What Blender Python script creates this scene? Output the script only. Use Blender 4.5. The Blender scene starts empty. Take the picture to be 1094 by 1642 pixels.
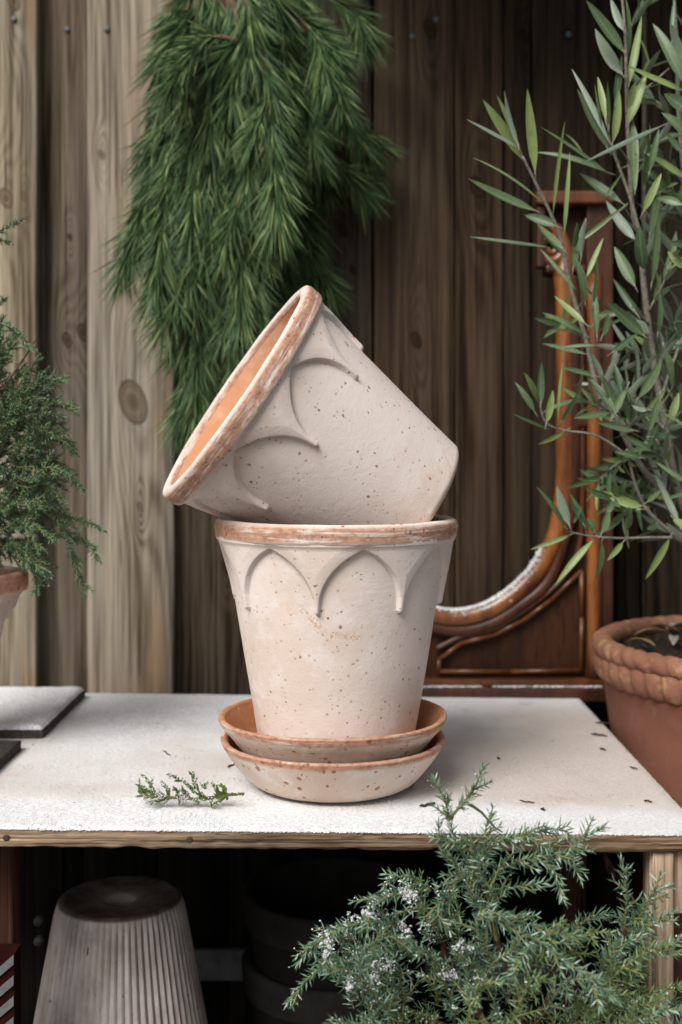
import bpy, math, random
import numpy as np
from mathutils import Vector, Matrix, noise as mnoise
random.seed(7); rng = np.random.default_rng(7)
S = bpy.context.scene
PI = math.pi
# ------------------------------------------------------------------ camera, world, sun, exposure
F_PX, CX, HY, ZC = 1950.0, 547.0, 710.0, 0.296      # focal length, centre column and horizon row of the photo; eye height over the table
cam_d = bpy.data.cameras.new('camera'); cam = bpy.data.objects.new('camera', cam_d)
S.collection.objects.link(cam); S.camera = cam
cam.location = (0, 0, ZC); cam.rotation_euler = (PI/2, 0, 0)
cam_d.sensor_fit = 'VERTICAL'; cam_d.sensor_height = 36; cam_d.lens = F_PX/1642*36
cam_d.shift_y = -(821-HY)/1642
cam_d.clip_start = .05; cam_d.clip_end = 200
cam_d.dof.use_dof = True; cam_d.dof.focus_distance = .97; cam_d.dof.aperture_fstop = 5.2
W = bpy.data.worlds.new('World'); S.world = W; W.use_nodes = True
SUN_EL, SUN_AZ = math.radians(45), math.radians(-148)    # azimuth measured from +Y (into the picture) towards +X
nt = W.node_tree; nt.nodes.clear()
sky = nt.nodes.new('ShaderNodeTexSky'); sky.sky_type = 'NISHITA'; sky.sun_disc = False
sky.sun_elevation = SUN_EL; sky.sun_rotation = SUN_AZ; sky.dust_density = 4.0; sky.air_density = .8; sky.ozone_density = .4
bg = nt.nodes.new('ShaderNodeBackground'); bg.inputs[1].default_value = .05
wo = nt.nodes.new('ShaderNodeOutputWorld')
hs = nt.nodes.new('ShaderNodeHueSaturation'); hs.inputs['Saturation'].default_value = .28      # thin overcast: a greyer sky
nt.links.new(sky.outputs[0], hs.inputs['Color']); nt.links.new(hs.outputs[0], bg.inputs[0]); nt.links.new(bg.outputs[0], wo.inputs[0])
sd = bpy.data.lights.new('sun', 'SUN'); sd.energy = 1.5; sd.angle = math.radians(32); sd.color = (1, .955, .905)
sun = bpy.data.objects.new('sun', sd); S.collection.objects.link(sun)
sdir = Vector((math.sin(SUN_AZ)*math.cos(SUN_EL), math.cos(SUN_AZ)*math.cos(SUN_EL), math.sin(SUN_EL)))
sun.rotation_euler = sdir.to_track_quat('Z', 'Y').to_euler(); sun.location = (-2, -1, 3)
S.view_settings.view_transform = 'Standard'; S.view_settings.look = 'None'
S.view_settings.exposure = 1.22; S.view_settings.gamma = 1
S.render.engine = 'CYCLES'

def P(px, py, Y):
    return Vector(((px-CX)*Y/F_PX, Y, ZC-(py-HY)*Y/F_PX))

# ------------------------------------------------------------------ helpers
def tag(o, label=None, cat=None, group=None, kind=None):
    if label: o['label'] = label
    if cat: o['category'] = cat
    if group: o['group'] = group
    if kind: o['kind'] = kind
    return o
def empty(name, loc=(0,0,0), rot=(0,0,0)):
    o = bpy.data.objects.new(name, None); S.collection.objects.link(o)
    o.location = loc; o.rotation_euler = rot; o.empty_display_size = .02
    return o
class MB:
    """collects verts / faces, builds ONE mesh object"""
    def __init__(s): s.v = []; s.f = []; s.m = []; s.n = 0
    def add(s, v, f, mi=0):
        v = np.asarray(v, float).reshape(-1, 3); s.v.append(v)
        s.f.extend([tuple(i+s.n for i in q) for q in f]); s.m.extend([mi]*len(f)); s.n += len(v)
    def build(s, name, mats, parent=None, loc=None, smooth=True):
        me = bpy.data.meshes.new(name)
        v = np.concatenate(s.v) if s.v else np.zeros((0,3))
        if loc is not None: v = v-np.array(loc)
        me.from_pydata(v.tolist(), [], s.f)
        if not isinstance(mats, (list, tuple)): mats = [mats]
        for m in mats: me.materials.append(m)
        me.polygons.foreach_set('material_index', s.m)
        me.polygons.foreach_set('use_smooth', [smooth]*len(s.f)); me.update()
        o = bpy.data.objects.new(name, me); S.collection.objects.link(o)
        if loc is not None: o.location = loc
        if parent: o.parent = parent
        return o
def bevel(o, w=.002, seg=2):
    b = o.modifiers.new('bevel', 'BEVEL'); b.width = w; b.segments = seg; b.limit_method = 'ANGLE'; b.angle_limit = .6
    return o
def box(mb, x0, x1, y0, y1, z0, z1, nz=1, nx=1, wob=0, seed=0, mi=0):
    """box as a grid shell so that long edges can wander a little"""
    vs, fs = [], []
    xs = np.linspace(x0, x1, nx+1); zs = np.linspace(z0, z1, nz+1)
    for j, y in enumerate((y0, y1)):
        for z in zs:
            for x in xs: vs.append([x, y, z])
    vs = np.array(vs); A = (nx+1)*(nz+1)
    idx = lambda j, k, i: j*A+k*(nx+1)+i
    for k in range(nz):
        for i in range(nx):
            fs.append((idx(0,k,i), idx(0,k,i+1), idx(0,k+1,i+1), idx(0,k+1,i)))
            fs.append((idx(1,k,i), idx(1,k+1,i), idx(1,k+1,i+1), idx(1,k,i+1)))
    for k in range(nz):
        fs.append((idx(0,k,0), idx(0,k+1,0), idx(1,k+1,0), idx(1,k,0)))
        fs.append((idx(0,k,nx), idx(1,k,nx), idx(1,k+1,nx), idx(0,k+1,nx)))
    for i in range(nx):
        fs.append((idx(0,0,i), idx(1,0,i), idx(1,0,i+1), idx(0,0,i+1)))
        fs.append((idx(0,nz,i), idx(0,nz,i+1), idx(1,nz,i+1), idx(1,nz,i)))
    if wob:
        for v in vs:
            v += wob*np.array(mnoise.noise_vector(Vector(v)*9+Vector((seed, 0, 0)))) + wob*.5*np.array(mnoise.noise_vector(Vector(v)*45+Vector((seed, 0, 0))))
    mb.add(vs, fs, mi)
def lathe(mb, prof, n=96, mi=0, fn=None, closed=False, cap0=False, cap1=False):
    """prof: [(r,z)...], fn(theta, r, z, k)->(r,z)"""
    vs = []; K = len(prof)
    for k, (r, z) in enumerate(prof):
        for i in range(n):
            t = 2*PI*i/n; rr, zz = (r, z) if fn is None else fn(t, r, z, k)
            vs.append((rr*math.cos(t), rr*math.sin(t), zz))
    fs = []
    for k in range(K if closed else K-1):
        k2 = (k+1) % K
        for i in range(n):
            j = (i+1) % n; fs.append((k*n+i, k*n+j, k2*n+j, k2*n+i))
    if cap0: fs.append(tuple(reversed(range(n))))
    if cap1: fs.append(tuple((K-1)*n+i for i in range(n)))
    mb.add(vs, fs, mi)
def smooth_path(pts, n=40):
    """Catmull-Rom through the points, n samples"""
    p = [np.array(q, float) for q in pts]
    if len(p) == 2: return np.array([p[0]+(p[1]-p[0])*t for t in np.linspace(0, 1, n)])
    p = [2*p[0]-p[1]]+p+[2*p[-1]-p[-2]]; out = []
    L = len(p)-3
    for s in np.linspace(0, L-1e-6, n):
        i = int(s); t = s-i; a, b, c, d = p[i:i+4]
        out.append(.5*((2*b)+(-a+c)*t+(2*a-5*b+4*c-d)*t*t+(-a+3*b-3*c+d)*t**3))
    return np.array(out)
def resample(path, step):
    d = np.linalg.norm(np.diff(path, axis=0), axis=1); s = np.concatenate([[0], np.cumsum(d)])
    n = max(2, int(s[-1]/step)+1); t = np.linspace(0, s[-1], n)
    return np.stack([np.interp(t, s, path[:, i]) for i in range(3)], 1), s[-1]
def tube(mb, path, rad, n=6, mi=0, sy=1.0, up=(0,0,1), cap=True, twist=0):
    path = np.asarray(path, float); K = len(path)
    rad = np.full(K, rad) if np.isscalar(rad) else np.asarray(rad)
    tan = np.gradient(path, axis=0); tan /= np.linalg.norm(tan, axis=1)[:, None]+1e-12
    vs = []; u = np.array(up, float)
    for k in range(K):
        a = np.cross(tan[k], u)
        if np.linalg.norm(a) < 1e-3: a = np.cross(tan[k], (1, 0, .1))
        a /= np.linalg.norm(a); b = np.cross(tan[k], a)
        for i in range(n):
            t = 2*PI*i/n; vs.append(path[k]+rad[k]*(a*math.cos(t)+b*math.sin(t)*sy))
    fs = [(k*n+i, (k+1)*n+i, (k+1)*n+(i+1) % n, k*n+(i+1) % n) for k in range(K-1) for i in range(n)]
    if cap: fs += [tuple(range(n)), tuple((K-1)*n+i for i in reversed(range(n)))]
    mb.add(vs, fs, mi)
def unit(v): return v/(np.linalg.norm(v)+1e-12)
def prism(mb, pts, y0, y1, mi=0):
    """polygon given as (x,z) points, extruded from y0 to y1"""
    n = len(pts)
    vs = [(x, y0, z) for x, z in pts]+[(x, y1, z) for x, z in pts]
    fs = [tuple(range(n)), tuple(reversed(range(n, 2*n)))]+[(i, (i+1) % n, n+(i+1) % n, n+i) for i in range(n)]
    mb.add(vs, fs, mi)
def frames(dirs):
    """orthonormal frames for an array of direction vectors"""
    d = dirs/np.linalg.norm(dirs, axis=1)[:, None]
    r = rng.normal(size=d.shape); a = np.cross(d, r); a /= np.linalg.norm(a, axis=1)[:, None]
    return d, a, np.cross(d, a)
def needles(mb, base, dirs, length, width, bend=None, mi=0):
    """three-sided tapered needles, with one bend"""
    n = len(base)
    if n == 0: return
    d, a, b = frames(dirs); L = np.asarray(length).reshape(-1, 1)*np.ones((n, 1)); w = width
    if bend is None: bend = np.zeros((n, 3))
    c0, c1, c2 = base, base+d*L*.5+bend*L*.25, base+d*L+bend*L
    V = np.empty((n, 7, 3))
    for i in range(3):
        t = 2*PI*i/3; o = a*math.cos(t)+b*math.sin(t)
        V[:, i] = c0+o*w*.35; V[:, 3+i] = c1+o*w*.5
    V[:, 6] = c2
    f = []
    for k in range(n):
        q = k*7
        for i in range(3):
            j = (i+1) % 3; f.append((q+i, q+j, q+3+j, q+3+i)); f.append((q+3+i, q+3+j, q+6))
    mb.add(V.reshape(-1, 3), f, mi)

# ------------------------------------------------------------------ node helpers
class NT:
    def __init__(s, name):
        s.mat = bpy.data.materials.new(name); s.mat.use_nodes = True; s.t = s.mat.node_tree; s.t.nodes.clear()
        s.out = s.n('ShaderNodeOutputMaterial'); s.b = s.n('ShaderNodeBsdfPrincipled')
        s.l(s.b.outputs[0], s.out.inputs[0]); s.tc = s.n('ShaderNodeTexCoord'); s.obj = s.tc.outputs['Object']
    def n(s, t, **k):
        x = s.t.nodes.new(t)
        for a, v in k.items(): setattr(x, a, v)
        return x
    def l(s, a, b): s.t.links.new(a, b)
    def put(s, sock, v):
        if isinstance(v, bpy.types.NodeSocket): s.l(v, sock)
        elif isinstance(v, (tuple, list)) and len(v) == 3 and sock.type == 'RGBA': sock.default_value = (*v, 1)
        else: sock.default_value = v
    def math(s, op, a, b=0, c=0, clamp=False):
        x = s.n('ShaderNodeMath', operation=op, use_clamp=clamp)
        for i, v in enumerate((a, b, c)): s.put(x.inputs[i], v)
        return x.outputs[0]
    def map(s, scale=(1,1,1), loc=(0,0,0), rot=(0,0,0), src=None):
        m = s.n('ShaderNodeMapping'); s.l(src or s.obj, m.inputs[0])
        m.inputs['Scale'].default_value = scale; m.inputs['Location'].default_value = loc; m.inputs['Rotation'].default_value = rot
        return m.outputs[0]
    def noise(s, scale=5, detail=4, rough=.55, vec=None, dist=0):
        x = s.n('ShaderNodeTexNoise'); s.l(vec or s.obj, x.inputs['Vector'])
        x.inputs['Scale'].default_value = scale; x.inputs['Detail'].default_value = detail; x.inputs['Roughness'].default_value = rough
        x.inputs['Distortion'].default_value = dist
        return x.outputs[0]
    def ramp(s, v, stops, interp='LINEAR'):
        x = s.n('ShaderNodeValToRGB'); x.color_ramp.interpolation = interp; s.put(x.inputs[0], v)
        e = x.color_ramp.elements
        while len(e) < len(stops): e.new(.5)
        for i, (p, c) in enumerate(stops):
            e[i].position = p; e[i].color = (*c, 1) if isinstance(c, tuple) else (c, c, c, 1)
        return x.outputs[0]
    def mix(s, f, a, b, mode='MIX'):
        x = s.n('ShaderNodeMix', data_type='RGBA', blend_type=mode)
        s.put(x.inputs[0], f); s.put(x.inputs[6], a); s.put(x.inputs[7], b); return x.outputs[2]
    def sep(s, v=None):
        x = s.n('ShaderNodeSeparateXYZ'); s.l(v or s.obj, x.inputs[0]); return x.outputs
    def bump(s, h, strength=.3, dist=.001, normal=None):
        x = s.n('ShaderNodeBump'); x.inputs['Strength'].default_value = strength; x.inputs['Distance'].default_value = dist
        s.put(x.inputs['Height'], h)
        if normal: s.l(normal, x.inputs['Normal'])
        return x.outputs[0]
    def voronoi(s, scale, vec=None, feature='F1', rnd=1):
        x = s.n('ShaderNodeTexVoronoi', feature=feature); s.l(vec or s.obj, x.inputs['Vector'])
        x.inputs['Scale'].default_value = scale; x.inputs['Randomness'].default_value = rnd; return x
    def ss(s, v, a, b):
        x = s.n('ShaderNodeMapRange', interpolation_type='SMOOTHSTEP'); s.put(x.inputs[0], v)
        x.inputs[1].default_value = a; x.inputs[2].default_value = b; return x.outputs[0]
    def done(s, color, rough=.8, normal=None, spec=.3, **k):
        s.put(s.b.inputs['Base Color'], color); s.put(s.b.inputs['Roughness'], rough)
        s.b.inputs['Specular IOR Level'].default_value = spec
        if normal: s.l(normal, s.b.inputs['Normal'])
        for a, v in k.items(): s.put(s.b.inputs[a], v)
        return s.mat

def speckle(N, scale, keep, size, vec=None):
    """mask of sparse iron specks"""
    jit = N.n('ShaderNodeVectorMath', operation='ADD'); N.l(vec or N.obj, jit.inputs[0])
    nz = N.n('ShaderNodeTexNoise'); N.l(N.obj, nz.inputs['Vector']); nz.inputs['Scale'].default_value = scale*3
    sc = N.n('ShaderNodeVectorMath', operation='SCALE'); N.l(nz.outputs[1], sc.inputs[0]); sc.inputs['Scale'].default_value = .35/scale
    N.l(sc.outputs[0], jit.inputs[1])
    v = N.voronoi(scale, jit.outputs[0])
    c = N.sep(v.outputs['Color'])
    on = N.math('GREATER_THAN', c[0], 1-keep)
    rad = N.math('MULTIPLY_ADD', N.math('POWER', c[1], 3), size, size*.35)
    return N.math('MULTIPLY', on, N.math('SUBTRACT', 1, N.ss(N.math('DIVIDE', v.outputs['Distance'], rad), .7, 1.1)))

def clay_mat(name, off, ztop=1, band=None, pale=(.715,.63,.58), tan=(.635,.53,.46), base_edge=True, dense=1.0, smear=None):
    N = NT(name); o = N.map(loc=off)
    big = N.noise(9, 4, .6, o); mid = N.noise(38, 5, .65, o); fine = N.noise(520, 3, .6, o)
    x, y, z = N.sep()
    c = N.mix(N.ss(big, .42, .66), pale, tan)
    c = N.mix(N.math('MULTIPLY', N.ss(mid, .50, .68), .55), c, (.73, .67, .63))
    # orange clay showing through in cloudy blotches
    bl = N.noise(24, 6, .7, N.map(scale=(1,1,.6), loc=(off[0]+3, off[1], off[2])), dist=.4)
    c = N.mix(N.math('MULTIPLY', N.ss(bl, .57, .75), .36), c, (.64, .42, .29))
    if base_edge:
        eb = N.math('MULTIPLY', N.math('SUBTRACT', 1, N.ss(z, .0, .007)), N.ss(mid, .3, .6))
        c = N.mix(N.math('MULTIPLY', eb, .6), c, (.52, .26, .13))
        low = N.math('MULTIPLY', N.math('SUBTRACT', 1, N.ss(z, .008, .045)), N.ss(N.noise(30, 5, .7, N.map(scale=(1,1,2.2), loc=off), dist=1.2), .5, .62))
        c = N.mix(N.math('MULTIPLY', low, .38), c, (.58, .34, .24))
    if smear:
        # an iron-stained scratch at a given place
        for (sx, sz, ang, ln, wd, amt) in smear:
            ux, uz = math.cos(ang), math.sin(ang)
            dx = N.math('SUBTRACT', x, sx); dz = N.math('SUBTRACT', z, sz)
            nn = N.math('MULTIPLY', N.math('SUBTRACT', N.noise(60, 3, .6, o), .5), .012)
            a = N.math('ADD', N.math('MULTIPLY', dx, ux), N.math('MULTIPLY', dz, uz))
            b = N.math('ADD', N.math('ADD', N.math('MULTIPLY', dx, -uz), N.math('MULTIPLY', dz, ux)), nn)
            m = N.math('MULTIPLY', N.math('SUBTRACT', 1, N.ss(N.math('ABSOLUTE', a), ln*.8, ln)), N.math('SUBTRACT', 1, N.ss(N.math('ABSOLUTE', b), wd*.3, wd)))
            m = N.math('MULTIPLY', m, N.math('LESS_THAN', y, 0)); m = N.math('MULTIPLY', m, N.ss(N.noise(420, 3, .7, o), .46, .6))
            c = N.mix(N.math('MULTIPLY', m, amt), c, (.50, .27, .12))
    if band:
        z0, z1 = band
        st = N.noise(1, 6, .72, N.map(scale=(16, 16, 420), loc=off)); st2 = N.noise(1, 5, .7, N.map(scale=(26, 26, 70), loc=(off[1], off[0], 3)))
        inb = N.math('MULTIPLY', N.ss(z, z0-.002, z0+.002), N.math('SUBTRACT', 1, N.ss(z, z1-.002, z1+.002)))
        k = N.math('ADD', N.math('MULTIPLY', st, .62), N.math('MULTIPLY', st2, .5))
        m = N.math('MULTIPLY', N.ss(k, .43, .56), inb)
        rc = N.mix(N.ss(N.noise(150, 4, .7, o), .4, .65), (.46, .25, .165), (.32, .15, .09))
        c = N.mix(N.math('MULTIPLY', m, .95), c, rc)
        # small dark pits along the band
        pit = N.math('MULTIPLY', speckle(N, 420, .28, .36), N.math('MULTIPLY', inb, N.ss(st2, .45, .6)))
        c = N.mix(N.math('MULTIPLY', pit, .8), c, (.16, .06, .035))
    s1 = speckle(N, 120, min(1, .75*dense), .17*dense**.5, o); s2 = speckle(N, 260, .55, .27, N.map(loc=(off[2], 2, 1))); s3 = speckle(N, 60, min(1, .6*dense), .095*dense, N.map(loc=(4, off[0], 1)))
    s = N.math('MAXIMUM', N.math('MAXIMUM', s1, N.math('MULTIPLY', s2, .55)), s3)
    c = N.mix(N.math('MULTIPLY', s, .85), c, (.27, .105, .045))
    fn = N.bump(N.math('ADD', N.math('MULTIPLY', fine, .5), N.math('SUBTRACT', N.math('ADD', N.math('MULTIPLY', N.noise(130, 4, .6, o), 1.2), N.math('MULTIPLY', N.noise(1, 4, .6, N.map(scale=(5, 5, 300), loc=off)), .35)), N.math('MULTIPLY', s, 1.0))), .35, .0008)
    return N.done(c, .88, fn, .25)

def clay_inner(name, base=(.56, .27, .145), hi=(.66, .40, .27)):
    N = NT(name); c = N.mix(N.ss(N.noise(26, 5, .6), .4, .7), base, hi)
    s = speckle(N, 170, .25, .2); c = N.mix(N.math('MULTIPLY', s, .5), c, (.72, .58, .48))
    return N.done(c, .85, N.bump(N.noise(1, 5, .6, N.map(scale=(60, 60, 300))), .35, .001), .2)

def wood_mat(name, light=(.40,.335,.275), dark=(.20,.14,.095), grey=(.36,.34,.31), F=85, amp=3.2, knots=(), axis='z', rough=.9, contrast=.75, spec=.08, stain=None, seed=None, greyamt=.5):
    """weathered plank; knots: (x, z, size) in the board's own coordinates"""
    N = NT(name); sd_ = seed if seed is not None else random.random()*50
    x, y, z = N.sep()
    if axis == 'x': sc1, sc2, sc3, across = (.9, 7, 9), (9, 260, 420), (3, 90, 120), z
    else: sc1, sc2, sc3, across = (8, 6, .95), (260, 260, 5), (120, 120, 2.4), x
    n1 = N.noise(1, 3, .5, N.map(scale=sc1, loc=(sd_, sd_*.7, sd_*.3)))
    ph = N.math('ADD', N.math('MULTIPLY', across, F), N.math('MULTIPLY', n1, amp*3))
    core = None
    for (kx, kz, ks) in knots:
        dx = N.math('DIVIDE', N.math('SUBTRACT', x, kx), ks); dz = N.math('DIVIDE', N.math('SUBTRACT', z, kz), ks*1.45)
        tilt = N.math('MULTIPLY', dx, .35); dz = N.math('ADD', dz, tilt)
        wob = N.math('MULTIPLY', N.math('SUBTRACT', n1, .5), .5)
        r2 = N.math('ADD', N.math('ADD', N.math('MULTIPLY', dx, dx), N.math('MULTIPLY', dz, dz)), wob)
        wide = N.math('ADD', N.math('MULTIPLY', dx, dx), N.math('MULTIPLY', N.math('MULTIPLY', dz, dz), .13))
        g = N.math('EXPONENT', N.math('MULTIPLY', wide, -.28))
        ph = N.math('ADD', ph, N.math('MULTIPLY', g, 3.4))
        k = N.math('SUBTRACT', 1, N.ss(r2, .75, 1.1)); ring = N.math('MULTIPLY', N.math('SUBTRACT', 1, N.ss(N.math('ABSOLUTE', N.math('SUBTRACT', r2, .95)), .05, .32)), 1)
        kk = (k, ring, r2); core = [kk] if core is None else core+[kk]
    fib = N.noise(1, 5, .65, N.map(scale=sc2, loc=(sd_, 0, sd_)))
    str_ = N.noise(1, 4, .6, N.map(scale=sc3, loc=(0, sd_, sd_)))
    ring = N.math('MULTIPLY_ADD', N.math('SINE', N.math('MULTIPLY', N.math('ADD', ph, N.math('MULTIPLY', fib, .35)), 2*PI)), .5, .5)
    ring = N.math('POWER', ring, 1.3)
    ring = N.math('MULTIPLY', ring, N.ss(N.noise(1, 3, .6, N.map(scale=(14, 14, 2.5) if axis == 'z' else (2.5, 14, 14), loc=(sd_, 3, sd_))), .25, .75))
    if axis == 'z': F_ = 0
    wide_s = N.noise(1, 5, .65, N.map(scale=(46, 46, 1.3) if axis == 'z' else (1.3, 46, 60), loc=(sd_*3, 2, sd_), src=N.obj), dist=.25)
    v = N.math('ADD', N.math('MULTIPLY', ring, .30*contrast), N.math('ADD', N.math('MULTIPLY', N.ss(fib, .36, .64), .24), N.math('ADD', N.math('MULTIPLY', N.ss(str_, .33, .68), .30), N.math('MULTIPLY', N.ss(wide_s, .34, .68), .34))))
    c = N.ramp(v, [(.20, tuple(min(1, l*1.15) for l in light)), (.46, tuple(l*.62+d*.38 for l, d in zip(light, dark))), (.80, tuple(d*.7 for d in dark))])
    crk = N.math('MULTIPLY', N.ss(N.noise(1, 5, .7, N.map(scale=(75, 75, 1.6) if axis == 'z' else (1.6, 75, 170), loc=(sd_, 9, sd_*2))), .615, .66), .8)
    c = N.mix(crk, c, tuple(d*.35 for d in dark))
    gm = N.ss(N.noise(1, 4, .6, N.map(scale=(7, 7, 1.8) if axis == 'z' else (1.8, 7, 7), loc=(sd_*2, 1, 1))), .42, .62)
    c = N.mix(N.math('MULTIPLY', gm, greyamt), c, N.mix(N.ss(v, .15, .8), grey, tuple(g*.5 for g in grey)))
    if stain:
        sm = N.ss(N.noise(1, 4, .65, N.map(scale=(11, 11, 2.2), loc=(1, sd_, 4))), .5, .64); c = N.mix(N.math('MULTIPLY', sm, .7), c, stain)
    for kk in core or []:
        ks_c = N.mix(N.ss(N.math('ADD', N.math('MULTIPLY_ADD', N.math('SINE', N.math('MULTIPLY', kk[2], 9)), .3, .3), str_), .3, 1.1), tuple(d*.75 for d in dark), tuple(d*1.25 for d in dark))
        heart = N.math('SUBTRACT', 1, N.ss(kk[2], .0, .35)); c = N.mix(N.math('MULTIPLY', kk[0], .70), c, ks_c); c = N.mix(N.math('MULTIPLY', heart, .6), c, tuple(d*.45 for d in dark)); c = N.mix(N.math('MULTIPLY', N.math('SUBTRACT', 1, N.ss(N.math('ABSOLUTE', N.math('SUBTRACT', kk[2], .55)), .02, .14)), .35), c, tuple(d*.6 for d in dark)); c = N.mix(N.math('MULTIPLY', kk[1], .85), c, tuple(d*.6 for d in dark))
    h = N.math('SUBTRACT', N.math('ADD', N.math('MULTIPLY', fib, .8), N.math('ADD', N.math('MULTIPLY', ring, .4), str_)), crk)
    return N.done(c, rough, N.bump(h, .8, .0016 if axis == 'z' else .0028), spec)

def leafy(name, c1, c2, tip=None, under=None, rough=.5, spec=.35, trans=.0, wax=None):
    N = NT(name); g = N.n('ShaderNodeNewGeometry'); r = g.outputs['Random Per Island']
    c = N.mix(r, c1, c2)
    if tip: c = N.mix(N.math('GREATER_THAN', N.math('FRACT', N.math('MULTIPLY', r, 17.3)), .82), c, tip)
    cl = N.noise(18, 2, .5); c = N.mix(N.math('MULTIPLY', N.ss(cl, .4, .65), .35), c, tuple(q*.6 for q in c1))
    if wax: c = N.mix(N.math('MULTIPLY', N.ss(N.noise(40, 2, .5), .5, .62), .6), c, wax)
    if under: c = N.mix(g.outputs['Backfacing'], c, under)
    k = {}
    if trans: k['Transmission Weight'] = 0
    m = N.done(c, rough, None, spec)
    if trans:
        tr = N.n('ShaderNodeBsdfTranslucent'); N.put(tr.inputs[0], c); mx = N.n('ShaderNodeMixShader'); mx.inputs[0].default_value = trans
        N.l(N.b.outputs[0], mx.inputs[1]); N.l(tr.outputs[0], mx.inputs[2]); N.l(mx.outputs[0], N.out.inputs[0])
    return m
def plain(name, col, rough=.7, spec=.3, nscale=60, var=.25, bump=.2):
    N = NT(name); n = N.noise(nscale, 5, .65); c = N.mix(N.ss(n, .3, .7), tuple(q*(1-var) for q in col), tuple(min(1, q*(1+var)) for q in col))
    return N.done(c, rough, N.bump(n, bump, .002), spec)

# ------------------------------------------------------------------ materials
def snow_mat(name, thin=None):
    N = NT(name); x, y, z = N.sep()
    fine = N.noise(900, 3, .7); gr = N.noise(330, 4, .75); big = N.noise(11, 5, .6); 
    c = N.mix(N.ss(gr, .42, .60), (.66, .675, .70), (.92, .925, .935))
    if thin:
        # thin powder: the wood tints it, more towards the right and in a band across the middle of the table
        bx = N.ss(x, -.10, .30); by = N.math('MULTIPLY', N.ss(y, .96, 1.03), N.math('SUBTRACT', 1, N.ss(y, 1.14, 1.26)))
        by2 = N.math('MULTIPLY', N.ss(y, .925, 1.10), N.math('SUBTRACT', 1, N.ss(y, 1.28, 1.42)))
        m = N.math('ADD', N.math('MULTIPLY', by, .30), N.math('MULTIPLY', N.math('MULTIPLY', bx, by2), .50)); m = N.math('ADD', m, N.math('MULTIPLY', bx, .15))
        m = N.math('ADD', m, N.math('MULTIPLY', N.math('SUBTRACT', big, .5), 1.1))
        m = N.math('ADD', m, N.math('MULTIPLY', N.math('SUBTRACT', gr, .5), 1.7))
        c = N.mix(N.math('MULTIPLY', N.ss(m, -.05, .75), .72), c, (.50, .415, .345))
        g2 = N.noise(16, 4, .6, N.map(loc=(5, 3, 1)))
        c = N.mix(N.math('MULTIPLY', N.math('MULTIPLY', N.ss(g2, .60, .74), bx), .5), c, (.30, .31, .32))
        # bare wood specks
        sp = N.math('MULTIPLY', N.ss(N.noise(95, 5, .7, N.map(scale=(.55, 1, 1))), .66, .70), N.ss(m, .12, .4)); c = N.mix(N.math('MULTIPLY', sp, .7), c, (.19, .13, .09))
        dt = speckle(N, 75, .10, .13); c = N.mix(N.math('MULTIPLY', dt, .8), c, (.10, .065, .045))
        op = N.ss(N.noise(7, 4, .6, N.map(loc=(2.2, 8.1, 0))), .62, .7); c = N.mix(N.math('MULTIPLY', N.math('MULTIPLY', op, N.ss(gr, .4, .55)), .45), c, (.47, .25, .12))
    h = N.math('ADD', N.math('MULTIPLY', fine, .5), N.math('MULTIPLY', gr, 1.0))
    m = N.done(c, .75, N.bump(h, .75, .002), .25)
    N.b.inputs['Subsurface Weight'].default_value = .15; N.b.inputs['Subsurface Radius'].default_value = (.004, .004, .005); N.b.inputs['Subsurface Scale'].default_value = .5
    return m
M_snow = snow_mat('snow powder'); M_snow_thin = snow_mat('thin powder snow over wood', True)
M_edge = wood_mat('raw sawn pine edge', (.42,.305,.20), (.10,.058,.032), (.33,.275,.21), F=260, amp=3.4, axis='x', seed=3.3, contrast=.95, greyamt=.5, knots=())
M_leg = wood_mat('pine post', (.50,.37,.24), (.23,.135,.07), (.40,.33,.26), F=150, amp=2.0, axis='z', seed=8, contrast=.9, greyamt=.35)
M_redslat = wood_mat('reddish slat', (.10,.05,.032), (.045,.02,.013), (.07,.05,.04), F=110, axis='z', seed=18, greyamt=.2)
M_darkboard = wood_mat('shade-dark board', (.018,.015,.012), (.008,.006,.005), (.016,.015,.014), F=90, axis='z', seed=12, greyamt=.3)  # near-black colour puts the shade beneath the table into the wood
M_bark = plain('brown bark', (.13,.085,.055), .85, .15, 300, .4, .5)
M_bark_grey = plain('grey olive bark', (.22,.20,.165), .85, .15, 260, .3, .5)
M_twig = plain('green brown twig', (.15,.15,.06), .7, .2, 400, .35, .3)
M_soil = plain('potting soil', (.035,.027,.02), .95, .1, 140, .6, 1.0)

# ------------------------------------------------------------------ ground
def ground():
    mb = MB(); n = 60; xs = np.linspace(-1, 1, n)**3*40; vs = [(x, y, -.40+.004*mnoise.noise(Vector((x*6, y*6, 0)))) for y in xs for x in xs]
    fs = [(j*n+i, j*n+i+1, (j+1)*n+i+1, (j+1)*n+i) for j in range(n-1) for i in range(n-1)]
    mb.add(vs, fs)
    N = NT('trodden earth and old paving'); a = N.noise(8, 6, .65); c = N.mix(N.ss(a, .4, .65), (.045, .038, .032), (.10, .088, .076))
    m = N.done(c, .9, N.bump(N.noise(60, 5, .7), .6, .006), .2)
    tag(mb.build('ground', m), kind='structure')
ground()

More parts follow.
